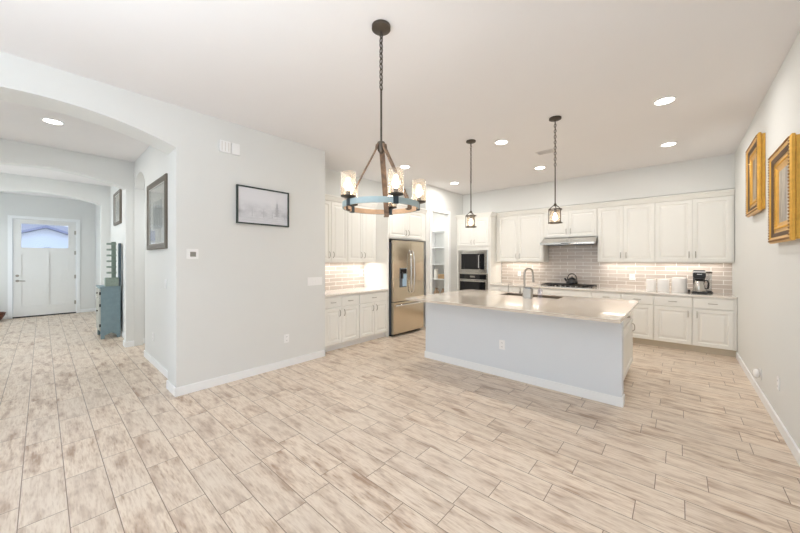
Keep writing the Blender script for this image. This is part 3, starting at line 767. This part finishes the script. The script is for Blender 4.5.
# faucet
fc = thing('kitchen_faucet', 'tall brushed gooseneck faucet standing on the island counter', 'faucet', (-1.78, 4.66, .913))
fx, fy = -1.70, 4.70
ORG[fc.name] = Vector((fx, fy, .913)); fc.location = (fx, fy, .913)
obj('base', MB().lathe((fx, fy, .9125), [(0, 0), (.03, 0), (.03, .008), (.024, .02), (.024, .09), (.018, .1), (0, .1)]), 'nickel', fc, True)
dxs, dys = .10, .06
pts = [(fx, fy, 1.0), (fx, fy, 1.25)]
for i in range(1, 11):
    a_ = PI * i / 10; pts.append((fx + dxs * (1 - math.cos(a_)) / 2 * 1.0, fy + dys * (1 - math.cos(a_)) / 2, 1.25 + .085 * math.sin(a_)))
obj('spout', MB().tube(pts, .014, 12), 'nickel', fc, True)
ex, ey = pts[-1][0], pts[-1][1]
obj('spray_head', MB().tube([(ex, ey, 1.25), (ex + .004, ey, 1.20), (ex + .008, ey, 1.13)], .014, 12, r_list=[.0125, .015, .017]), 'nickel', fc, True)
obj('lever', MB().tube([(fx + .02, fy, .97), (fx + .055, fy - .01, .985), (fx + .095, fy - .02, 1.01)], .006, 8), 'nickel', fc, True)
cd = thing('sponge_caddy', 'small grey metal sponge caddy at the foot of the gooseneck faucet', 'caddy', (-1.72, 4.66, .9125))
obj('cup', MB().box(-1.665, -1.555, 4.55, 4.64, .9125, 1.05, .008), 'nickel', cd)
obj('sponge', MB().box(-1.65, -1.57, 4.57, 4.62, 1.0505, 1.065, .004), 'steel_side', cd)
sb = thing('soap_bottle', 'small clear lilac soap bottle right of the gooseneck faucet', 'bottle', (-1.48, 4.70, .9125))
obj('body', MB().lathe((-1.48, 4.70, .9125), [(0, 0), (.03, 0), (.032, .01), (.032, .11), (.012, .135), (.012, .15), (0, .15)]), 'soap', sb, True)
obj('pump', MB().tube([(-1.48, 4.70, 1.063), (-1.48, 4.70, 1.10), (-1.44, 4.70, 1.10)], .006, 8), 'nickel', sb, True)
sf = thing('filter_faucet', 'small slender gooseneck water tap on the island left of the sink', 'faucet', (-2.16, 4.86, .9125))
fx2, fy2 = -2.13, 5.15; sf.location = (fx2, fy2, .9125); ORG[sf.name] = Vector((fx2, fy2, .9125))
obj('base', MB().lathe((fx2, fy2, .9125), [(0, 0), (.018, 0), (.018, .006), (.010, .02), (0, .02)]), 'nickel', sf, True)
pts = [(fx2, fy2, .93), (fx2, fy2, 1.03)] + [(fx2 + .05 * (1 - math.cos(PI * i / 8)), fy2 - .02 * (1 - math.cos(PI * i / 8)), 1.03 + .05 * math.sin(PI * i / 8)) for i in range(1, 9)]
obj('spout', MB().tube(pts, .006, 8), 'nickel', sf, True)
sd = thing('soap_dispenser', 'small nickel soap dispenser between the two island faucets', 'dispenser', (-1.90, 4.66, .9125))
sxx, syy = -1.93, 5.15; sd.location = (sxx, syy, .9125); ORG[sd.name] = Vector((sxx, syy, .9125))
obj('base', MB().lathe((sxx, syy, .9125), [(0, 0), (.018, 0), (.018, .03), (.007, .04), (.007, .09), (0, .09)]), 'nickel', sd, True)
obj('nozzle', MB().tube([(sxx, syy, 1.0), (sxx, syy - .05, 1.0)], .005, 8), 'nickel', sd, True)

# ------------------------------------------------------------------ cooktop, kettle, counter things
ck = thing('gas_cooktop', 'stainless gas cooktop with black cast iron grates under the hood', 'cooktop', (-1.68, 7.06, .9125))
obj('tray', MB().box(-2.13, -1.22, 6.83, 7.33, .9125, .924, .004), 'steel', ck)
for bx in (-1.98, -1.675, -1.37):
    g = MB(); hw = .145
    for y in (6.87, 7.29): g.box(bx - hw, bx + hw, y - .008, y + .008, .948, .962)
    for x in (bx - hw, bx, bx + hw): g.box(x - .007, x + .007, 6.87, 7.29, .948, .962)
    for y in (6.97, 7.08, 7.19): g.box(bx - hw, bx + hw, y - .006, y + .006, .946, .960)
    for x in (bx - hw, bx + hw):
        for y in (6.87, 7.29): g.box(x - .009, x + .009, y - .009, y + .009, .9243, .95)
    obj('grate', g, 'iron', ck)
for bx, by, br_ in ((-1.98, 6.98, .035), (-1.98, 7.19, .045), (-1.675, 7.08, .06), (-1.37, 6.98, .045), (-1.37, 7.19, .035)):
    obj('burner', MB().lathe((bx, by, .9243), [(0, 0), (br_, 0), (br_, .012), (br_ * .8, .018), (0, .018)], 20), 'black', ck, True)
for i in range(5):
    obj('knob', MB().lathe((-1.855 + i * .09, 6.853, .9243), [(0, 0), (.016, 0), (.014, .022), (0, .022)], 14), 'steel', ck, True)
kx, ky, kz = -1.61, 7.08, .9635
kt = thing('tea_kettle', 'black tea kettle with loop handle on the cooktop grate', 'kettle', (kx, ky, kz))
obj('body', MB().lathe((kx, ky, kz), [(0, 0), (.085, 0), (.10, .015), (.104, .045), (.092, .085), (.065, .115), (.045, .125), (0, .125)]), 'black', kt, True)
obj('lid', MB().lathe((kx, ky, kz + .1255), [(0, 0), (.044, 0), (.035, .012), (.008, .018), (.014, .03), (.010, .04), (0, .042)]), 'black', kt, True)
hp = [(kx + .085 * math.cos(a_), ky, kz + .10 + .115 * math.sin(a_)) for a_ in [PI * i / 12 for i in range(13)]]
obj('handle', MB().tube(hp, .009, 8), 'black', kt, True)
obj('spout', MB().tube([(kx - .08, ky, kz + .06), (kx - .12, ky, kz + .09), (kx - .135, ky, kz + .125)], .02, 10, r_list=[.026, .018, .013]), 'black', kt, True)

def canister(x, y, r, h, label):
    t = thing('canister', label, 'canister', (x, y, .9125), 'white canisters on the back counter')
    obj('jar', MB().lathe((x, y, .9125), [(0, 0), (r * .96, 0), (r, .008), (r, h * .86), (r * .97, h * .88), (0, h * .88)], 36), 'ceramic', t, True)
    obj('lid', MB().lathe((x, y, .9125 + h * .88 + .0005), [(0, 0), (r * 1.02, 0), (r * 1.03, h * .05), (r * .9, h * .09), (r * .25, h * .12), (0, h * .12)], 36), 'ceramic', t, True)
canister(-.36, 7.13, .072, .205, 'smallest white ceramic canister, farthest left of the three beside the tile')
canister(-.195, 7.13, .082, .215, 'middle sized white ceramic canister between the other two')
canister(.012, 7.13, .100, .255, 'largest white ceramic canister, beside the coffee maker')
# coffee maker
cx, cy = .255, 7.08
cm = thing('coffee_maker', 'black and steel drip coffee maker with carafe on the back counter', 'coffee maker', (cx, cy, .9125))
obj('base', MB().box(cx - .095, cx + .095, cy - .10, cy + .12, .9125, .945, .008), 'black', cm)
obj('column', MB().box(cx - .07, cx + .07, cy + .05, cy + .115, .9455, 1.20, .008), 'black', cm)
obj('brew_head', MB().box(cx - .075, cx + .075, cy - .085, cy + .12, 1.165, 1.255, .010), 'black', cm)
obj('top_band', MB().box(cx - .077, cx + .077, cy - .087, cy + .12, 1.2555, 1.278, .004), 'steel', cm)
obj('lid', MB().box(cx - .07, cx + .07, cy - .08, cy + .11, 1.2785, 1.292, .004), 'black', cm)
obj('badge', MB().box(cx - .03, cx + .03, cy - .088, cy - .0855, 1.222, 1.232), 'steel', cm)
cf = obj('carafe', MB().lathe((cx, cy - .02, .946), [(0, 0), (.076, 0), (.08, .01), (.074, .08), (.06, .15), (.05, .17), (0, .17)], 30), 'steel', cm, True)
obj('carafe_collar', MB().lathe((cx, cy - .02, 1.1165), [(0, 0), (.055, 0), (.06, .02), (.058, .04), (0, .04)], 24), 'black', cf, True)
obj('carafe_handle', MB().tube([(cx + .055, cy - .03, 1.125), (cx + .095, cy - .04, 1.125), (cx + .108, cy - .04, 1.08), (cx + .10, cy - .04, 1.0), (cx + .077, cy - .035, .995)], .011, 8), 'black', cf, True)
gx, gy = .375, 7.262
gr = thing('coffee_grinder', 'slim clear cylinder grinder with dark cap and base right of the coffee maker', 'grinder', (gx, gy, .9125))
obj('base', MB().lathe((gx, gy, .9125), [(0, 0), (.052, 0), (.055, .01), (.045, .025), (.03, .04), (0, .04)]), 'black', gr, True)
obj('tube', MB().lathe((gx, gy, .953), [(.036, 0), (.038, 0), (.038, .28), (.036, .28)], 24, True), 'glass', gr, True)
obj('plunger', MB().tube([(gx, gy, .953), (gx, gy, 1.23)], .007, 10), 'nickel', gr, True)
obj('cap', MB().lathe((gx, gy, 1.234), [(0, 0), (.042, 0), (.046, .01), (.046, .03), (.03, .035), (0, .035)]), 'bronze', gr, True)
tag(obj('black_tray', MB().box(.118, .152, 7.15, 7.27, .9125, .96, .005), 'black'), 'small black box on the counter between the largest canister and coffee maker', 'box')

# ------------------------------------------------------------------ cover plates
def plate(name, label, cat, T, u, v, wd=.072, ht=.115, kind='outlet', group=None):
    p0 = T(u, v - ht / 2, 0)
    t = thing(name, label, cat, p0, group)
    obj('cover_plate', MB(T).box(u - wd / 2, u + wd / 2, v - ht / 2, v + ht / 2, .0005, .007, .002), 'plate', t)
    if kind == 'outlet':
        for dz in (-.024, .024):
            s_ = obj('socket', MB(T).box(u - .016, u + .016, v + dz - .016, v + dz + .016, .0072, .009, .0006), 'plate', t)
            obj('slot', MB(T).box(u - .008, u - .005, v + dz - .006, v + dz + .006, .0091, .0094).box(u + .005, u + .008, v + dz - .006, v + dz + .006, .0091, .0094), 'slot', s_)
    elif kind == 'switch':
        n = max(1, int(wd / .046))
        n = {1: 1, 2: 2, 3: 3, 4: 4}.get(n, 4)
        for i in range(n):
            uc = u + (i - (n - 1) / 2) * .046
            obj('rocker', MB(T).box(uc - .016, uc + .016, v - .033, v + .033, .0072, .011, .001), 'plate', t)
    return t
plate('outlet', 'white outlet low on the right wall near the plug-in fitting', 'outlet', Tr(XR), 4.235, .385)
plate('outlet', 'white outlet low on the wall below the framed snow scene', 'outlet', Tx(XL), 2.21, .385)
plate('outlet', 'white outlet in the middle of the island front panel', 'outlet', Tm(IY0), -1.65, .40)
plate('outlet', 'white outlet low on the hall wall below the large bronze-framed picture', 'outlet', Tm(1.03), -5.50, .385)
plate('outlet', 'white outlet on the taupe tile left of the canisters', 'outlet', Tm(YB - .010), -.655, 1.135, .09)
plate('outlet', 'white outlet on the taupe tile behind the island faucet', 'outlet', Tm(YB - .010), -2.79, 1.135, .08)
plate('outlet', 'white outlet on the alcove tile next to the refrigerator panel', 'outlet', Tx(XA + .010), 4.22, 1.20, .08)
plate('light_switch', 'wide white four-gang switch plate near the kitchen end of the art wall', 'switch', Tx(XL), 2.66, 1.145, .25, .12, 'switch')
plate('light_switch', 'narrow white switch plate on the hall wall under the bronze-framed picture', 'switch', Tm(1.03), -4.83, 1.16, .07, .115, 'switch')
th = plate('thermostat', 'white thermostat with grey display beside the hall arch', 'thermostat', Tx(XL), 1.097, 1.525, .115, .11, 'none')
obj('display', MB(Tx(XL)).box(1.074, 1.130, 1.495, 1.548, .0072, .009), 'screen', th)
for (u, lab, nn) in ((1.425, 'white louvred chime cover high on the wall, left of its plain twin', 1), (1.545, 'plain white chime cover high on the wall, right of its louvred twin', 0)):
    t = thing('door_chime', lab, 'door chime', (XL, u, 2.70), 'chime covers above the snow picture')
    wd = .118 if nn else .088
    obj('housing', MB(Tx(XL)).box(u - wd / 2, u + wd / 2, 2.725, 2.86, .0005, .028, .004), 'plate', t)
    if nn:
        obj('louvre', MB(Tx(XL)).box(u - .04, u - .032, 2.74, 2.845, .0285, .0315).box(u - .004, u + .004, 2.74, 2.845, .0285, .0315).box(u + .032, u + .04, 2.74, 2.845, .0285, .0315), 'vent', t)
pl = thing('plug_in_fitting', 'small round white plug-in fitting low on the right wall', 'plug-in', (XR, 5.03, .20))
obj('socket_plate', MB(Tr(XR)).box(4.995, 5.065, .195, .305, .0005, .006, .002), 'plate', pl)
obj('dome', MB().sphere((XR - .035, 5.03, .25), .048, 20, 10, (.6, 1, 1)), 'ceramic', pl, True)

# ------------------------------------------------------------------ pictures
p = thing('framed_picture', 'dark thin-framed misty snow landscape on the long grey wall', 'picture', (XL, 1.888, 1.90))
obj('frame', MB(Tx(XL + .0005)).ringframe(1.553, 2.232, 1.905, 2.372, [(0, 0), (0, .034), (.016, .034), (.016, 0)]), 'art_frame', p)
M_ = MB(Tx(XL + .002)).box(1.569, 2.216, 1.921, 2.356, 0, .018)
pr_ = obj('print', M_, 'snow', p)
def tree(m, u, v, h, wd, layers=9):
    m.box(u - .002, u + .002, v, v + h, 0, .0006)
    for i in range(layers):
        z = v + h * (.15 + .8 * i / layers); ww = wd * (1 - .85 * i / layers) * random.uniform(.7, 1.1)
        m.prism([(u - ww, z - h * .03), (u + ww, z - h * .03), (u + ww * .2, z + h * .07), (u - ww * .2, z + h * .07)], 0, .0006, lambda q, a_: (q[0], q[1], a_))
T0 = Tx(XL + .0203)
m = MB(T0); tree(m, 2.065, 2.00, .22, .062, 8)
for u, h in ((1.74, .10), (1.885, .11), (2.00, .09), (2.17, .08)): tree(m, u, 2.0, h, .012, 5)
for u0, u1, z in ((1.60, 1.95, 1.985), (1.80, 2.2, 1.968), (1.62, 2.0, 1.95), (1.95, 2.21, 1.995)): m.box(u0, u1, z, z + .0022, 0, .0005)
obj('printed_trees', m, 'print_tree', pr_)

def matted(label, T, u0, u1, z0, z1, fw, mat_w, img, org, frame='old_frame'):
    p = thing('framed_picture', label, 'picture', org)
    prof = [(0, .0005), (0, .028), (.012, .036), (fw * .5, .030), (fw * .8, .034), (fw, .022), (fw, .0005)]
    obj('frame', MB(T).ringframe(u0, u1, z0, z1, prof), frame, p)
    obj('inner_lip', MB(T).ringframe(u0 + fw, u1 - fw, z0 + fw, z1 - fw, [(0, .002), (0, .024), (.008, .024), (.008, .002)]), 'silver_frame', p)
    obj('mat_board', MB(T).box(u0 + fw + .008, u1 - fw - .008, z0 + fw + .008, z1 - fw - .008, .002, .010), 'mat', p)
    i = fw + mat_w
    obj('print', MB(T).box(u0 + i, u1 - i, z0 + i, z1 - i, .0102, .012), img, p)
    obj('glass', MB(T).box(u0 + fw + .009, u1 - fw - .009, z0 + fw + .009, z1 - fw - .009, .016, .018), 'glass', p)
    return p
matted('large bronze-framed matted print on the hall wall just inside the arch', Tm(1.03), -5.74, -4.70, 1.60, 2.52, .075, .20, 'etch', (-5.3, 1.03, 1.60))
matted('smaller bronze-framed matted print in the foyer above the blue cabinet', Tm(1.02), -8.85, -8.05, 2.17, 2.83, .06, .13, 'etch', (-8.4, 1.02, 2.17))

def gold_frame(label, y0, y1, z0, z1, img):
    T = Tr(XR); fw = .17
    p = thing('gold_frame', label, 'picture', (XR, (y0 + y1) / 2, z0))
    prof = [(.012, .0005), (.012, .035), (0, .045), (0, .068), (.012, .080), (.035, .080), (.045, .070), (.085, .050), (.10, .045), (.112, .052), (.130, .052), (.14, .040), (fw, .030), (fw, .0005)]
    KD = .70; prof = [(a, b if b < .001 else b * KD) for a, b in prof]
    fr_ = obj('frame', MB(T).ringframe(y0, y1, z0, z1, prof), 'gold', p)
    m = MB()
    def beads(m, ins, wz, r, step, sq=(1, 1, 1)):
        a0, a1, b0, b1 = y0 + ins, y1 - ins, z0 + ins, z1 - ins
        n = int((a1 - a0) / step)
        for i in range(n + 1):
            y = a0 + (a1 - a0) * i / n
            for z in (b0, b1): m.sphere((XR - wz, y, z), r, 6, 4)
        n = int((b1 - b0) / step)
        for i in range(1, n):
            z = b0 + (b1 - b0) * i / n
            for y in (a0, a1): m.sphere((XR - wz, y, z), r, 6, 4)
    beads(m, .020, .080 * KD, .0085, .024); obj('outer_beading', m, 'gold_dark', fr_, True, label='antiqued rope beading')
    m = MB(); beads(m, .121, .052 * KD, .009, .024); obj('inner_beading', m, 'gold', fr_, True)
    obj('cove', MB(T).ringframe(y0 + .05, y1 - .05, z0 + .05, z1 - .05, [(0, .0488), (.035, .0382), (.034, .0362), (0, .0468)]), 'linen', fr_, label='dark brown cove')
    obj('canvas', MB(T).box(y0 + fw, y1 - fw, z0 + fw, z1 - fw, .002, .022), img, p)
    return p
gold_frame('deep carved gold frame nearer the kitchen cabinets on the right wall', 4.78, 5.50, 1.96, 2.745, 'paint_a')
gold_frame('deep carved gold frame nearest the camera on the right wall', 3.545, 4.257, 1.60, 2.365, 'paint_b')

# ------------------------------------------------------------------ foyer cabinet and rack, basket
fcx0, fcx1, fcy0, fcy1, fch = -8.52, -7.94, .715, .985, .965
fcab = thing('accent_cabinet', 'distressed blue accent cabinet standing in the foyer', 'cabinet', ((fcx0 + fcx1) / 2, .85, 0))
m = MB(); m.box(fcx0, fcx1, fcy0, fcy1, .12, fch - .025)
obj('body', m, 'teal', fcab)
obj('top', MB().box(fcx0 - .015, fcx1 + .015, fcy0 - .02, fcy1 + .005, fch - .0245, fch, .004), 'teal', fcab)
TFc = Tm(fcy0)
for u0, u1, hu in ((fcx0 + .03, (fcx0 + fcx1) / 2, -1), ((fcx0 + fcx1) / 2, fcx1 - .03, 1)):
    dd = obj('door', MB(TFc).panel(u0 + .003, u1 - .003, .15, .74, .0005, .018), 'worn', fcab, label='worn pale painted door')
    uu = (fcx0 + fcx1) / 2 + hu * .03
    obj('knob', MB(TFc).tube([(uu, .50, .018), (uu, .50, .04)], .011, 8), 'iron', dd)
dd = obj('drawer', MB(TFc).panel(fcx0 + .033, fcx1 - .033, .755, .915, .0005, .018, [(0, 0), (0, .014), (.005, .018), (.02, .018)]), 'worn', fcab)
obj('knob', MB(TFc).tube([(-8.23, .835, .018), (-8.23, .835, .04)], .011, 8), 'iron', dd)
for z in (.25, .62, .84):
    obj('hinge', MB(TFc).box(fcx1 - .035, fcx1 - .01, z - .025, z + .025, .0005, .022), 'iron', fcab)
for x0, x1 in ((fcx0, fcx0 + .05), (fcx1 - .05, fcx1)):
    for y0_, y1_ in ((fcy0, fcy0 + .05), (fcy1 - .05, fcy1)):
        obj('leg', MB().prism([(x0, .0), (x1, .0), (x1, .1195), (x0, .1195)], y0_, y1_, lambda q, a_: (q[0], a_, q[1])), 'teal', fcab)
obj('apron', MB().prism([(fcy0 + .05, .1195), (fcy0 + .05, .06), (fcy0 + .08, .075), (fcy0 + .12, .095), (.85, .10), (fcy1 - .12, .095), (fcy1 - .08, .075), (fcy1 - .05, .06), (fcy1 - .05, .1195)], fcx1 - .02, fcx1 - .002, lambda q, a_: (a_, q[0], q[1])), 'teal', fcab)
rk = thing('tiered_rack', 'weathered sage wooden tiered rack standing on the blue foyer cabinet', 'rack', (-8.0, .86, fch))
z = fch + .0005
m = MB(); m.box(-8.08, -7.93, .775, .962, z, z + .16, .003); obj('box', m, 'sage', rk)
obj('post', MB().box(-8.03, -8.01, .865, .93, z + .1605, 1.80, .002), 'sage', rk)
for i in range(6):
    zz = 1.20 + i * .108
    obj('shelf', MB().box(-8.06, -8.0305, .80, .93, zz, zz + .034, .002).box(-8.0095, -7.955, .80, .93, zz, zz + .034, .002), 'sage', rk)
tag(obj('blue_board', MB().box(-8.10, -7.96, .967, .999, fch + .0005, 1.775, .003), 'teal_dark'), 'narrow dark blue board leaning between the tiered rack and the foyer wall', 'board')
bk = thing('woven_bowl', 'dark reddish-brown woven bowl on the floor left of the front door', 'bowl', (-12.0, -.83, 0))
m = MB().lathe((-12.05, -.82, .001), [(0, 0), (.14, 0), (.19, .05), (.235, .14), (.245, .19), (.23, .195), (.215, .15), (.17, .07), (.12, .03), (0, .03)], 28)
obj('body', m, 'mahogany', bk, True)
obj('rim', MB().loop([(-12.05 + .24 * math.cos(2 * PI * i / 28), -.82 + .24 * math.sin(2 * PI * i / 28), .197) for i in range(28)], .014), 'mahogany', bk, True)

# ------------------------------------------------------------------ ceiling lights, vent
def downlight_proto():
    x, y = -.106, 4.262
    t = thing('recessed_light', '', 'ceiling light', (x, y, H), 'recessed ceiling lights')
    obj('trim_ring', MB().lathe((x, y, H), [(.095, -.0005), (.095, -.006), (.077, -.010), (.075, -.0005)], 32, True), 'plate', t, True)
    obj('lens', MB().lathe((x, y, H), [(0, -.001), (.074, -.001), (.074, -.006), (0, -.006)], 32), 'lens', t, True)
    return t
spots = [(-.106, 4.262, 'round recessed ceiling light nearest the camera above the gold-framed wall side'),
         (-.105, 5.90, 'round recessed ceiling light at the back right, above the canister counter'),
         (-1.858, 4.256, 'round recessed ceiling light over the island between the two pendants'),
         (-1.855, 5.89, 'round recessed ceiling light in front of the range hood beside the vent'),
         (-3.607, 5.86, 'round recessed ceiling light in front of the oven tower'),
         (-3.625, 4.246, 'round recessed ceiling light beside the chandelier, in front of the refrigerator'),
         (-5.58, .087, 'round recessed ceiling light in the hall beyond the first arch')]
proto = None
for i, (x, y, lab) in enumerate(spots):
    if proto is None: proto = downlight_proto(); proto['label'] = lab
    else: dup(proto, (x, y, H), lab)
    pw = DOWN_W * (0.6 if i == 6 else 0.65 if i < 2 else 1)
    light('downlight', 'AREA', (x, y, H - .02), pw, NEUT if i < 6 else (1, .95, .9), .16)
light('foyer_fill', 'AREA', (-8.2, 0.0, H - .02), 9, (1, .96, .92), .3)  # added fill for a brighter foyer, hidden behind the arch header, no fixture
v = thing('ceiling_vent', 'small white louvred air vent in the kitchen ceiling', 'vent', (-1.52, 5.10, H))
obj('frame', MB().ringframe(-1.65, -1.39, 5.01, 5.17, [(0, H - .0005), (0, H - .008), (.02, H - .012), (.022, H - .0005)]) , 'vent', v)
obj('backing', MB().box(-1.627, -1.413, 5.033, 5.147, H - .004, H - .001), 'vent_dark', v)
for i in range(6):
    yy = 5.045 + i * .018
    obj('slat', MB().prism([(yy, H - .0045), (yy + .012, H - .0045), (yy + .004, H - .012), (yy - .006, H - .012)], -1.626, -1.414, lambda q, a_: (a_, q[0], q[1])), 'vent', v)

# undercabinet lamps
def bar(x0, x1, y): light('under_cabinet_lamp', 'AREA', ((x0 + x1) / 2, y, UZ0 - .01), UNDER_W * (x1 - x0) / .9, (1, .93, .84), x1 - x0, sy=.03)
bar(-3.1, -2.3, 7.27); bar(-1.10, -.35, 7.27); bar(-.25, .55, 7.27)
light('under_cabinet_lamp', 'AREA', (-4.62, 3.55, UZ0 - .01), 2.0, (1, .95, .90), .03, sy=1.2)
light('under_cabinet_lamp', 'AREA', (-4.50, 4.15, UZ0 - .01), 1.0, (1, .96, .92), .1, sy=.1)

# ------------------------------------------------------------------ chandelier and pendants
def chain(m, x, y, z0, z1, r=.012, wire=.0032):
    L = r * 3.4; n = max(2, int((z0 - z1) / (L * .78))); st = (z0 - z1) / n
    for i in range(n):
        zc = z0 - st * (i + .5); hl = st * .62
        pts = []
        for k in range(14):
            a_ = 2 * PI * k / 14; h = r * math.cos(a_); vv = hl * math.sin(a_)
            pts.append((x + (h if i % 2 else 0), y + (0 if i % 2 else h), zc + vv))
        m.loop(pts, wire, 6)
    m.tube([(x, y, z0), (x, y, z1)], .003, 6)
    return m
def bulb(x, y, z, th, h=.10, r=.022):
    obj('bulb', MB().lathe((x, y, z), [(0, 0), (r * .5, 0), (r * .55, h * .15), (r, h * .55), (r * .85, h * .85), (r * .3, h), (0, h)], 14), 'filament', th, True)
cxh, cyh = -1.575, 1.585
ch = thing('chandelier', 'round five-light chandelier with blue-grey ring and seeded glass shades', 'chandelier', (cxh, cyh, H))
obj('canopy', MB().lathe((cxh, cyh, H), [(0, -.0005), (.066, -.0005), (.066, -.022), (.05, -.030), (.012, -.036), (0, -.05)], 32), 'bronze', ch, True)
obj('chain', chain(MB(), cxh, cyh, H - .045, 2.66, .013, .0035), 'bronze', ch, True)
obj('rod', MB().tube([(cxh, cyh, 2.665), (cxh, cyh, 2.27)], .0075, 12), 'bronze', ch, True)
obj('hub', MB().lathe((cxh, cyh, 2.21), [(0, 0), (.010, .0), (.024, .02), (.028, .05), (.026, .08), (.01, .085), (0, .085)], 24), 'bronze', ch, True)
RR = .270; ZR0, ZR1 = 1.818, 1.856
obj('ring', MB().lathe((cxh, cyh, 0), [(RR - .009, ZR0), (RR, ZR0), (RR, ZR1), (RR - .009, ZR1)], 72, True), 'blue_metal', ch, True)
obj('ring_liner', MB().lathe((cxh, cyh, 0), [(RR - .016, ZR0 + .001), (RR - .0095, ZR0 + .001), (RR - .0095, ZR1 - .001), (RR - .016, ZR1 - .001)], 72, True), 'wood_inner', ch, True, label='warm wooden inner face of the ring')
Fd = Vector((-math.sin(math.radians(41.4)), math.cos(math.radians(41.4)), 0)); Rt = Vector((math.cos(math.radians(41.4)), math.sin(math.radians(41.4)), 0))
tocam = Vector((-cxh, -cyh, 0)).normalized()
base_ang = math.atan2(tocam.y, tocam.x)
# three flat wooden straps
for da in (170, 290, 50):
    a_ = base_ang + math.radians(da) 
    rx, ry = math.cos(a_), math.sin(a_); tx, ty = -ry, rx
    prof = [(.030, 2.275), (.036, 2.24), (.15, 2.02), (.225, 1.87), (.246, 1.825), (.244, 1.80), (.225, 1.795)]
    m = MB(); hw = .019; th_ = .008
    rows = []
    for i, (r_, z_) in enumerate(prof):
        q0 = prof[max(i - 1, 0)]; q1 = prof[min(i + 1, len(prof) - 1)]
        dr_, dz_ = q1[0] - q0[0], q1[1] - q0[1]; l_ = math.hypot(dr_, dz_); nx, nz = -dz_ / l_, dr_ / l_
        rows.append([m.v(cxh + rx * (r_ + nx * s1 * th_ / 2) + tx * s2 * hw, cyh + ry * (r_ + nx * s1 * th_ / 2) + ty * s2 * hw, z_ + nz * s1 * th_ / 2) for s1, s2 in ((-1, -1), (1, -1), (1, 1), (-1, 1))])
    m.bm.faces.new(rows[0][::-1]); m.bm.faces.new(rows[-1])
    for A_, B_ in zip(rows, rows[1:]):
        for k in range(4): m.bm.faces.new((A_[k], A_[(k + 1) % 4], B_[(k + 1) % 4], B_[k]))
    obj('strap', m, 'strap', ch)
for i in range(5):
    a_ = base_ang + math.radians(20 + 72 * i)
    sx_, sy_ = cxh + (RR + .0) * math.cos(a_), cyh + (RR + .0) * math.sin(a_)
    cl = MB(lambda u, v_, w_, a_=a_: (cxh + (RR + w_) * math.cos(a_) - u * math.sin(a_), cyh + (RR + w_) * math.sin(a_) + u * math.cos(a_), v_)).box(-.017, .017, ZR0 - .004, ZR1 + .004, -.018, .004)
    ox, oy = sx_, sy_
    obj('clamp', cl, 'dark_blue', ch)
    hz = ZR1 + .006
    holder = obj('candle_cup', MB().lathe((ox, oy, hz), [(0, 0), (.02, 0), (.048, .008), (.050, .014), (.014, .016), (.016, .045), (0, .045)], 24), 'bronze', ch, True)
    shd = obj('glass_shade', MB().lathe((ox, oy, hz + .0145), [(.0475, 0), (.0495, 0), (.0495, .150), (.0475, .150)], 32, True), 'seeded', ch, True)
    obj('bulb', MB().lathe((ox, oy, hz + .0455), [(0, 0), (.009, 0), (.010, .015), (.016, .05), (.014, .075), (.005, .088), (0, .09)], 14), 'filament', ch, True)
    light('chandelier_bulb', 'POINT', (ox, oy, hz + .10), 1.0, (1.0, .88, .74), .03)

def pendant(x, y, label, zt=2.06):
    p = thing('pendant_light', label, 'pendant light', (x, y, H), 'pendant lights over the island')
    obj('canopy', MB().lathe((x, y, H), [(0, -.0005), (.066, -.0005), (.066, -.016), (.05, -.024), (.012, -.03), (0, -.045)], 32), 'bronze', p, True)
    obj('chain', chain(MB(), x, y, H - .04, 2.52, .012, .003), 'bronze', p, True)
    obj('rod', MB().tube([(x, y, 2.525), (x, y, zt + .055)], .0065, 10), 'bronze', p, True)
    sxp = []
    m = MB(); m.lathe((x, y, zt + .035), [(0, 0), (.014, 0), (.016, .01), (.012, .03), (0, .03)], 16)
    for k in range(3):
        a_ = base_ang + 2 * PI * k / 3 + 2.45
        ca, sa = math.cos(a_), math.sin(a_)
        m.tube([(x + .010 * ca, y + .010 * sa, zt + .05), (x + .071 * ca, y + .071 * sa, zt - .005)], .0045, 6)
        m.tube([(x + .071 * ca, y + .071 * sa, zt - .005), (x + .071 * ca, y + .071 * sa, zt - .158)], .0055, 6)
    obj('cage', m, 'bronze', p, True)
    obj('top_band', MB().lathe((x, y, zt - .012), [(.064, 0), (.073, 0), (.073, .012), (.064, .012)], 32, True), 'bronze', p, True)
    obj('bottom_band', MB().lathe((x, y, zt - .165), [(.058, 0), (.076, 0), (.076, .010), (.058, .010)], 32, True), 'bronze', p, True)
    obj('glass_shade', MB().lathe((x, y, zt - .1545), [(.056, 0), (.058, 0), (.058, .142), (.056, .142)], 32, True), 'seeded', p, True)
    obj('socket', MB().lathe((x, y, zt - .045), [(0, 0), (.016, 0), (.016, .055), (0, .055)], 14), 'bronze', p, True)
    obj('bulb', MB().lathe((x, y, zt - .135), [(0, 0), (.012, .004), (.022, .03), (.02, .055), (.011, .08), (.009, .088), (0, .0885)], 14), 'filament', p, True)
    light('pendant_bulb', 'POINT', (x, y, zt - .09), 1.4, (1, .88, .74), .03)
pendant(-2.16, 3.94, 'caged seeded glass pendant over the far left end of the island', 2.075)
pendant(-1.075, 3.95, 'caged seeded glass pendant over the right half of the island, nearer the hood', 2.05)
